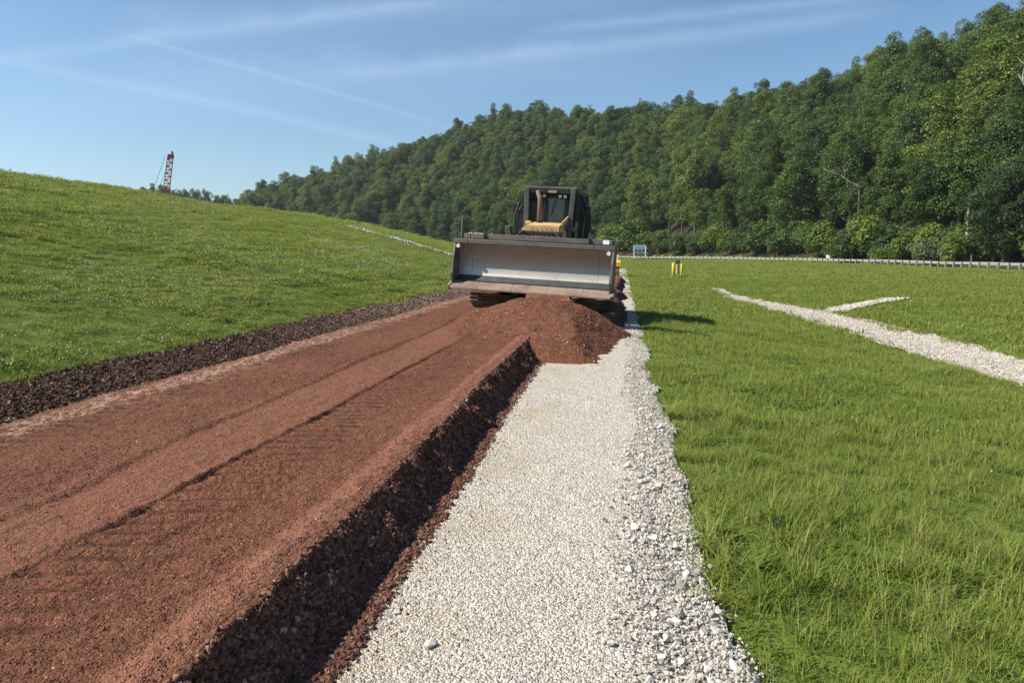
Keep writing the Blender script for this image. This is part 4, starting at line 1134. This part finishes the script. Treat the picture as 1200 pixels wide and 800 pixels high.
for sx in (-1, 1):
    MB().tube([(sx * 0.30, -1.95, 1.9), (sx * 0.40, -2.15, 2.12), (sx * 0.55, -2.45, 2.0), (sx * 0.62, -2.6, 1.6)], 0.022, 6).tube([(sx * 0.36, -1.95, 1.85), (sx * 0.47, -2.2, 2.06), (sx * 0.62, -2.5, 1.92), (sx * 0.68, -2.62, 1.55)], 0.022, 6).build('hydraulic_hose', M['black'], dz)
    MB().tube([(sx * 0.97, -0.45, 2.05), (sx * 1.0, -0.48, 2.6), (sx * 0.9, -0.45, 2.95), (sx * 0.8, -0.40, 3.0)], 0.018, 6).build('grab_rail', M['black'], dz)
MB().tube([(0.55, 0.7, 3.40), (0.55, 0.7, 3.52)], 0.05, 10).build('beacon', M['tan'], dz)
# blade
PROF = [(-2.83 - 0.21 * abs((z - 1.17) / 0.56) ** 2.2 * (1.15 if z < 1.17 else 1.0), z) for z in np.linspace(1.74, 0.735, 22)]
def shell(x0, x1, nx=2):
    m = MB(); pts = PROF + [(y + 0.05, z - 0.0) for i, (y, z) in list(enumerate(PROF))[::-1]]
    return m.prism(pts, x0, x1, 'x')
def smooth_shell(o):
    me = o.data; me.polygons.foreach_set('use_smooth', [len(p.vertices) == 4 for p in me.polygons]); me.set_sharp_from_angle(angle=R(40)); return o
BL_A = R(-8); BL_P = Vector((0, -2.9, 0))
bl = smooth_shell(shell(-1.62, 1.62).build('blade', M['moldboard'], dz, False))
bl.scale = (1.035, 1, 1); bl.rotation_euler = (0, 0, BL_A); bl.location = BL_P - Matrix.Rotation(BL_A, 3, 'Z') @ BL_P
for sx in (-1, 1):
    smooth_shell(shell(min(sx * 1.628, sx * 1.97), max(sx * 1.628, sx * 1.97)).build('end_panel', M['moldboard'], bl))
    x0, x1 = (sx * 1.975, sx * 2.03)
    MB().prism([(-2.80, 1.76), (-3.12, 1.76), (-3.22, 1.40), (-3.27, 0.95), (-3.16, 0.60), (-2.84, 0.72)], min(x0, x1), max(x0, x1), 'x').build('end_plate', M['steel_dark'], bl)
    MB().box((sx * 2.06, -3.10, 0.66), (0.10, 0.34, 0.16), Matrix.Rotation(0.5, 3, 'X'), 0.02).build('corner_bit', M['lip'], bl)
    MB().tube([(sx * 1.90, -3.10, 1.665), (sx * 1.90, -3.17, 1.655)], 0.05, 9).build('lifting_eye', M['white'], bl)
MB().prism([(-3.10, 0.785), (-2.99, 0.79), (-2.885, 0.90), (-2.865, 0.93), (-2.86, 0.90), (-2.97, 0.765)], -1.96, 1.96, 'x').build('lower_strip', plain('dark_strip_steel', (0.05, 0.058, 0.066), 0.5, 0.4, 0.3, 4), bl)  # dark strip along the bottom of the moldboard
edges = [-2.03, -1.30, -0.42, 0.46, 1.34, 2.03]
for a, b in zip(edges[:-1], edges[1:]):
    MB().prism([(-3.00, 0.775), (-3.06, 0.785), (-3.30, 0.60), (-3.30, 0.565), (-3.25, 0.56), (-3.00, 0.73)], a + 0.004, b - 0.004, 'x').build('cutting_edge', M['lip'], bl)
for a, b in ((-2.04, -1.66), (-1.655, 1.55), (1.555, 2.04)):
    MB().box(((a + b) / 2, -3.06, 1.785), (b - a, 0.17, 0.115), None, 0.012).build('lower_beam', M['steel_dark'], bl)
for a, b in ((-1.80, -1.62), (-1.615, 1.96)):
    MB().box(((a + b) / 2, -2.98, 1.92), (b - a, 0.15, 0.125), None, 0.012).build('upper_beam', M['steel_dark'], bl)
for x in (-1.24, 1.40): MB().box((x, -3.07, 1.92), (0.05, 0.06, 0.17), None, 0.008).build('clamp', M['black'], bl)
MB().box((1.80, -3.058, 1.925), (0.15, 0.006, 0.10)).build('decal', M['white'], bl)
MB().tube([(-1.88, -3.0, 1.84), (-1.885, -3.0, 2.42)], 0.012, 6).build('marker_rod', M['post'], bl)
MB().tube([(-2.02, -3.0, 1.84), (-2.025, -3.0, 2.03)], 0.012, 6).tube([(-1.97, -3.0, 1.84), (-1.88, -3.0, 2.05)], 0.014, 6).build('marker_stub', M['steel_dark'], bl)
MB().tube([(1.98, -3.0, 1.84), (1.98, -3.0, 2.02)], 0.014, 6).build('marker_rod', M['steel_dark'], bl)
n = 160   # dirt lying on the upper beam
P = np.stack([rng.normal(0, 0.42, n).clip(-0.85, 0.85) - 0.15, rng.uniform(-3.04, -2.92, n), np.full(n, 1.99)], -1)
scatter('dirt_on_beam', P, tumbled(n), sizes(n, 0.02, 0.065, 1.5), rng.integers(0, 8, n), crumbs, bl)
n = 70
P = np.stack([rng.uniform(-1.68, -1.28, n), rng.uniform(-3.04, -2.92, n), np.full(n, 1.992)], -1)
scatter('dust_on_beam', P, tumbled(n), sizes(n, 0.03, 0.07, 1.5), rng.integers(0, 8, n), chips, bl)

# ------------------------------------------------------------------ compact roller behind the bulldozer
p = Vector((-0.78, 60.0, 0.03))
ro = empty('compact_roller', p, (0, 0, 0)); tag(ro, 'small yellow roller with a white tank, mostly hidden behind the bulldozer blade', 'roller')
for y in (-0.8, 0.8):
    MB().lathe([(0.06, -0.60), (0.34, -0.60), (0.36, -0.57), (0.36, 0.57), (0.34, 0.60), (0.06, 0.60)], (0, y, 0.355), 20, 'x').build('drum', M['steel_dark'], ro, False)
MB().box((0, 0, 0.52), (0.9, 1.0, 0.40), None, 0.05).build('chassis', M['black'], ro)
MB().prism([(-1.15, 0.72), (-1.2, 1.05), (-1.0, 1.22), (-0.2, 1.22), (-0.1, 0.9), (0.5, 0.86), (1.15, 0.98), (1.2, 0.72)], -0.66, 0.66, 'x').build('body', M['orange_yellow'], ro)
MB().lathe([(0.20, 1.225), (0.22, 1.30), (0.20, 1.52), (0.08, 1.58), (0.08, 1.64)], (0.40, -0.75, 0), 12).build('tank', M['white'], ro)
MB().box((-0.1, 0.42, 1.02), (0.45, 0.42, 0.12), None, 0.03).box((-0.1, 0.62, 1.25), (0.45, 0.10, 0.40), None, 0.03).build('seat', M['black'], ro)
MB().tube([(-0.1, -0.15, 0.95), (-0.1, 0.02, 1.28)], 0.03, 7).build('steering_column', M['black'], ro)

# ------------------------------------------------------------------ guardrail
rail = empty('guardrail', (RAIL[0].x, RAIL[0].y, 0)); tag(rail, 'long galvanised guardrail on wooden posts between the field and the wood', 'guardrail')
rp2 = polyline(RAIL, 1.905)
pm = MB().box((0, 0, 0.30), (0.16, 0.16, 0.96), None, 0.012).mesh('post', M['post'])
bmk = MB().box((0, 0, 0.60), (0.15, 0.14, 0.30), None, 0.01).mesh('block', M['galv'])
W = [(0.0, 0.0), (0.02, 0.02), (0.075, 0.055), (0.075, 0.10), (0.012, 0.14), (0.012, 0.175), (0.075, 0.215), (0.075, 0.26), (0.02, 0.295), (0.0, 0.315)]
for i, q in enumerate(rp2):
    d = (rp2[min(i + 1, len(rp2) - 1)] - rp2[max(i - 1, 0)]).normalized(); nrm = Vector((d.y, -d.x)); rz = math.atan2(d.y, d.x)
    z = float(near_ground(q.x, q.y))
    o = link(bpy.data.objects.new('post', pm), rail); o.location = (q.x - RAIL[0].x - nrm.x * 0.12, q.y - RAIL[0].y - nrm.y * 0.12, z); o.rotation_euler = (0, 0, rz)
    if i == len(rp2) - 1: break
    q2 = rp2[i + 1]; d2 = (rp2[min(i + 2, len(rp2) - 1)] - q).normalized(); n2 = Vector((d2.y, -d2.x)); z2 = float(near_ground(q2.x, q2.y))
    if i % 2 == 0:
        e = min(i + 2, len(rp2) - 1); q3 = rp2[e]; z3 = float(near_ground(q3.x, q3.y))
        vs, fs = [], []
        for (pt, nn, zz) in ((q, nrm, z), (q3, n2, z3)):
            for (oo, hh) in W: vs.append((pt.x - RAIL[0].x + nn.x * (oo + 0.0), pt.y - RAIL[0].y + nn.y * (oo + 0.0), zz + 0.50 + hh))
            for (oo, hh) in W[::-1]: vs.append((pt.x - RAIL[0].x + nn.x * (oo - 0.012), pt.y - RAIL[0].y + nn.y * (oo - 0.012), zz + 0.50 + hh))
        m = 2 * len(W)
        fs = [(k, (k + 1) % m, (k + 1) % m + m, k + m) for k in range(m)]
        MB().add(vs, fs).build('rail_panel', M['galv'], rail)

# ------------------------------------------------------------------ utility stand with two yellow posts
c = hit(795, 324)
def bollard(px, py, h, rad, label):
    q = hit(px, py); o = MB().lathe([(rad, -0.2), (rad, h - rad * 0.8), (rad * 0.8, h - rad * 0.3), (rad * 0.3, h)], (0, 0, 0), 14).build('bollard', M['yellow'], None, True)
    o.location = (q.x, q.y, q.z); tag(o, label, 'bollard', 'yellow posts round the utility stand')
bollard(789, 324.5, 1.22, 0.14, 'thicker yellow steel post left of the grey utility stand')
bollard(798.5, 325.5, 1.20, 0.09, 'thinner yellow steel post right of the grey utility stand')
u = empty('utility_stand', hit(793.5, 324)); tag(u, 'grey utility stand with a dark box on top between two yellow posts', 'utility box')
MB().lathe([(0.13, -0.1), (0.13, 0.9), (0.17, 0.92), (0.17, 1.0), (0.12, 1.02), (0.12, 1.15)], (0, 0, 0), 12).build('standpipe', M['galv'], u)
MB().box((0, 0, 1.34), (0.40, 0.30, 0.38), None, 0.03).build('meter_box', M['grey_post'], u)

# ------------------------------------------------------------------ signs and markers beyond the guardrail
def along(px, off):
    """a point off metres behind the guardrail in a photo column"""
    d = ray(px, 300); az = math.atan2(d.x, d.y)
    i = min(range(len(rp)), key=lambda k: abs(math.atan2(rp[k].x, rp[k].y) - az))
    dd = (rp[min(i + 1, len(rp) - 1)] - rp[max(i - 1, 0)]).normalized(); q = rp[i] + Vector((dd.y, -dd.x)) * off
    return Vector((q.x, q.y, float(ground(q.x, q.y))))
q = along(744, 1.4); sgn = empty('road_sign', q, (0, 0, R(0)))
tag(sgn, 'blue panel road sign on two white posts left of the guardrail end', 'sign')
for x in (-1.62, 1.62): MB().box((x, 0, 1.85), (0.24, 0.2, 4.1)).build('post', M['white'], sgn)
pn = MB().box((0, -0.02, 2.75), (3.0, 0.10, 2.1), None, 0.02).build('panel', M['sign_blue'], sgn)
MB().box((0, -0.02, 3.88), (3.5, 0.16, 0.14)).build('top_rail', M['white'], pn)
for x, w, z, h in ((-0.95, 0.7, 2.45, 0.9), (0.0, 0.7, 2.35, 0.9), (0.95, 0.7, 2.5, 0.8)): MB().prism([(x - w / 2, z - h / 2), (x + w / 2, z - h / 2), (x + w * 0.35, z + h / 2), (x - w * 0.2, z + h / 2 + 0.1)], -0.085, -0.074, 'y').build('dark_figure', M['sign_dark'], pn)
q = along(959, 1.3); o = empty('small_sign', q, (0, 0, R(-20))); tag(o, 'small square white sign plate on a post behind the guardrail', 'sign')
MB().box((0, 0, 0.6), (0.08, 0.08, 1.4)).build('post', M['galv'], o); MB().box((0, -0.06, 1.15), (0.62, 0.03, 0.55), None, 0.006).build('plate', M['white'], o)
for px, lab in ((903, 'left'), (1013, 'middle'), (1129, 'right')):
    q = along(px, 1.3); o = MB().box((0, 0, 0.7), (0.11, 0.05, 1.8)).lathe([(0.07, 1.4), (0.07, 1.46)], (0, 0, 0.05), 8).build('marker_post', M['post'])
    o.location = q; tag(o, 'thin pale roadside marker post behind the guardrail, %s of three' % {'left': 'leftmost', 'middle': 'middle', 'right': 'rightmost'}[lab], 'marker post', 'roadside marker posts')

# ------------------------------------------------------------------ crane beyond the bank
d = ray(190, 232); hh = math.hypot(d.x, d.y); rc = 165.0
cx, cy = d.x / hh * rc, d.y / hh * rc; cz = float(ground(cx, cy))
cr = empty('crawler_crane', (cx, cy, cz), (0, 0, R(34))); tag(cr, 'red lattice boom of a crane rising behind the grass bank', 'crane')
dt = ray(197, 183); zt = EYE + rc * dt.z / math.hypot(dt.x, dt.y) - cz
zs = EYE + rc * d.z / hh - cz
for sx in (-1, 1): MB().prism([(-3.0, 0.1), (3.0, 0.1), (3.4, 0.55), (3.0, 1.0), (-3.0, 1.0), (-3.4, 0.55)], sx * 1.7 - 0.4, sx * 1.7 + 0.4, 'x').build('track', M['black'], cr)
MB().box((0, 0.6, 1.9), (3.0, 5.0, 1.6), None, 0.1).build('house', M['red_steel'], cr)
MB().box((-1.1, -2.2, 2.1), (1.0, 1.5, 1.8), None, 0.08).build('cab', M['red_steel'], cr)
A = Vector((0.0, -1.6, 1.6)); B = Vector((1.9, -3.0, zt))
def boomp(q, i, j):
    wdt = (0.62 if q > 0.15 else 0.3 + 2.2 * q) * (1.0 - 0.22 * q)
    return A.lerp(B, q) + Vector((i * wdt, j * wdt * 0.8, 0))
boom = MB().box(B + Vector((0.0, 0, -0.35)), (1.15, 1.0, 0.7), None, 0.08).lathe([(0.1, -0.18), (0.5, -0.18), (0.5, 0.18), (0.1, 0.18)], B + Vector((0.3, -0.3, 0.15)), 14, 'x').build('boom', M['red_steel'], cr)
for i in (-1, 1):
    for j in (-1, 1):
        MB().tube([boomp(0.0, i * .5, j * .5), boomp(0.16, i, j), boomp(0.985, i, j)], 0.085, 6).build('chord', M['red_steel'], boom)
lc = MB(); nb = 16
for k in range(1, nb):
    a, b = 0.10 + 0.88 * k / nb, 0.10 + 0.88 * (k + 1) / nb
    for s in (-1, 1):
        f = 1 if k % 2 else -1
        lc.tube([boomp(a, -f, s), boomp(b, f, s)], 0.05, 4); lc.tube([boomp(a, s, -f), boomp(b, s, f)], 0.05, 4)
    lc.tube([boomp(a, -1, -1), boomp(a, 1, -1)], 0.045, 4); lc.tube([boomp(a, -1, 1), boomp(a, 1, 1)], 0.045, 4)
lc.build('lacing', M['red_steel'], boom)
MB().bar(boomp(zs / zt * 0.98, -1.3, -1.0), boomp(zs / zt * 0.98, 1.2, -1.0), 0.5, 0.9).build('boom_platform', M['red_steel'], boom)
for x in (-0.5, 0.5): MB().tube([B + Vector((x - .5, 0.4, -0.4)), Vector((x - 2.6, 2.4, 3.0))], 0.04, 5).build('pendant_line', M['steel_dark'], cr)

# ------------------------------------------------------------------ thin morning haze
hb = MB().box((0, 1900, 44), (3600, 4400, 108)).build('haze', None)
hm = bpy.data.materials.new('haze'); hm.use_nodes = True
hm.node_tree.nodes.clear()
ho = hm.node_tree.nodes.new('ShaderNodeOutputMaterial'); hv = hm.node_tree.nodes.new('ShaderNodeVolumePrincipled')
hv.inputs['Color'].default_value = (0.80, 0.88, 1.0, 1); hv.inputs['Density'].default_value = 0.00014; hv.inputs['Anisotropy'].default_value = 0.3
hm.node_tree.links.new(hv.outputs[0], ho.inputs['Volume'])
hb.data.materials.append(hm); tag(hb, kind='stuff')
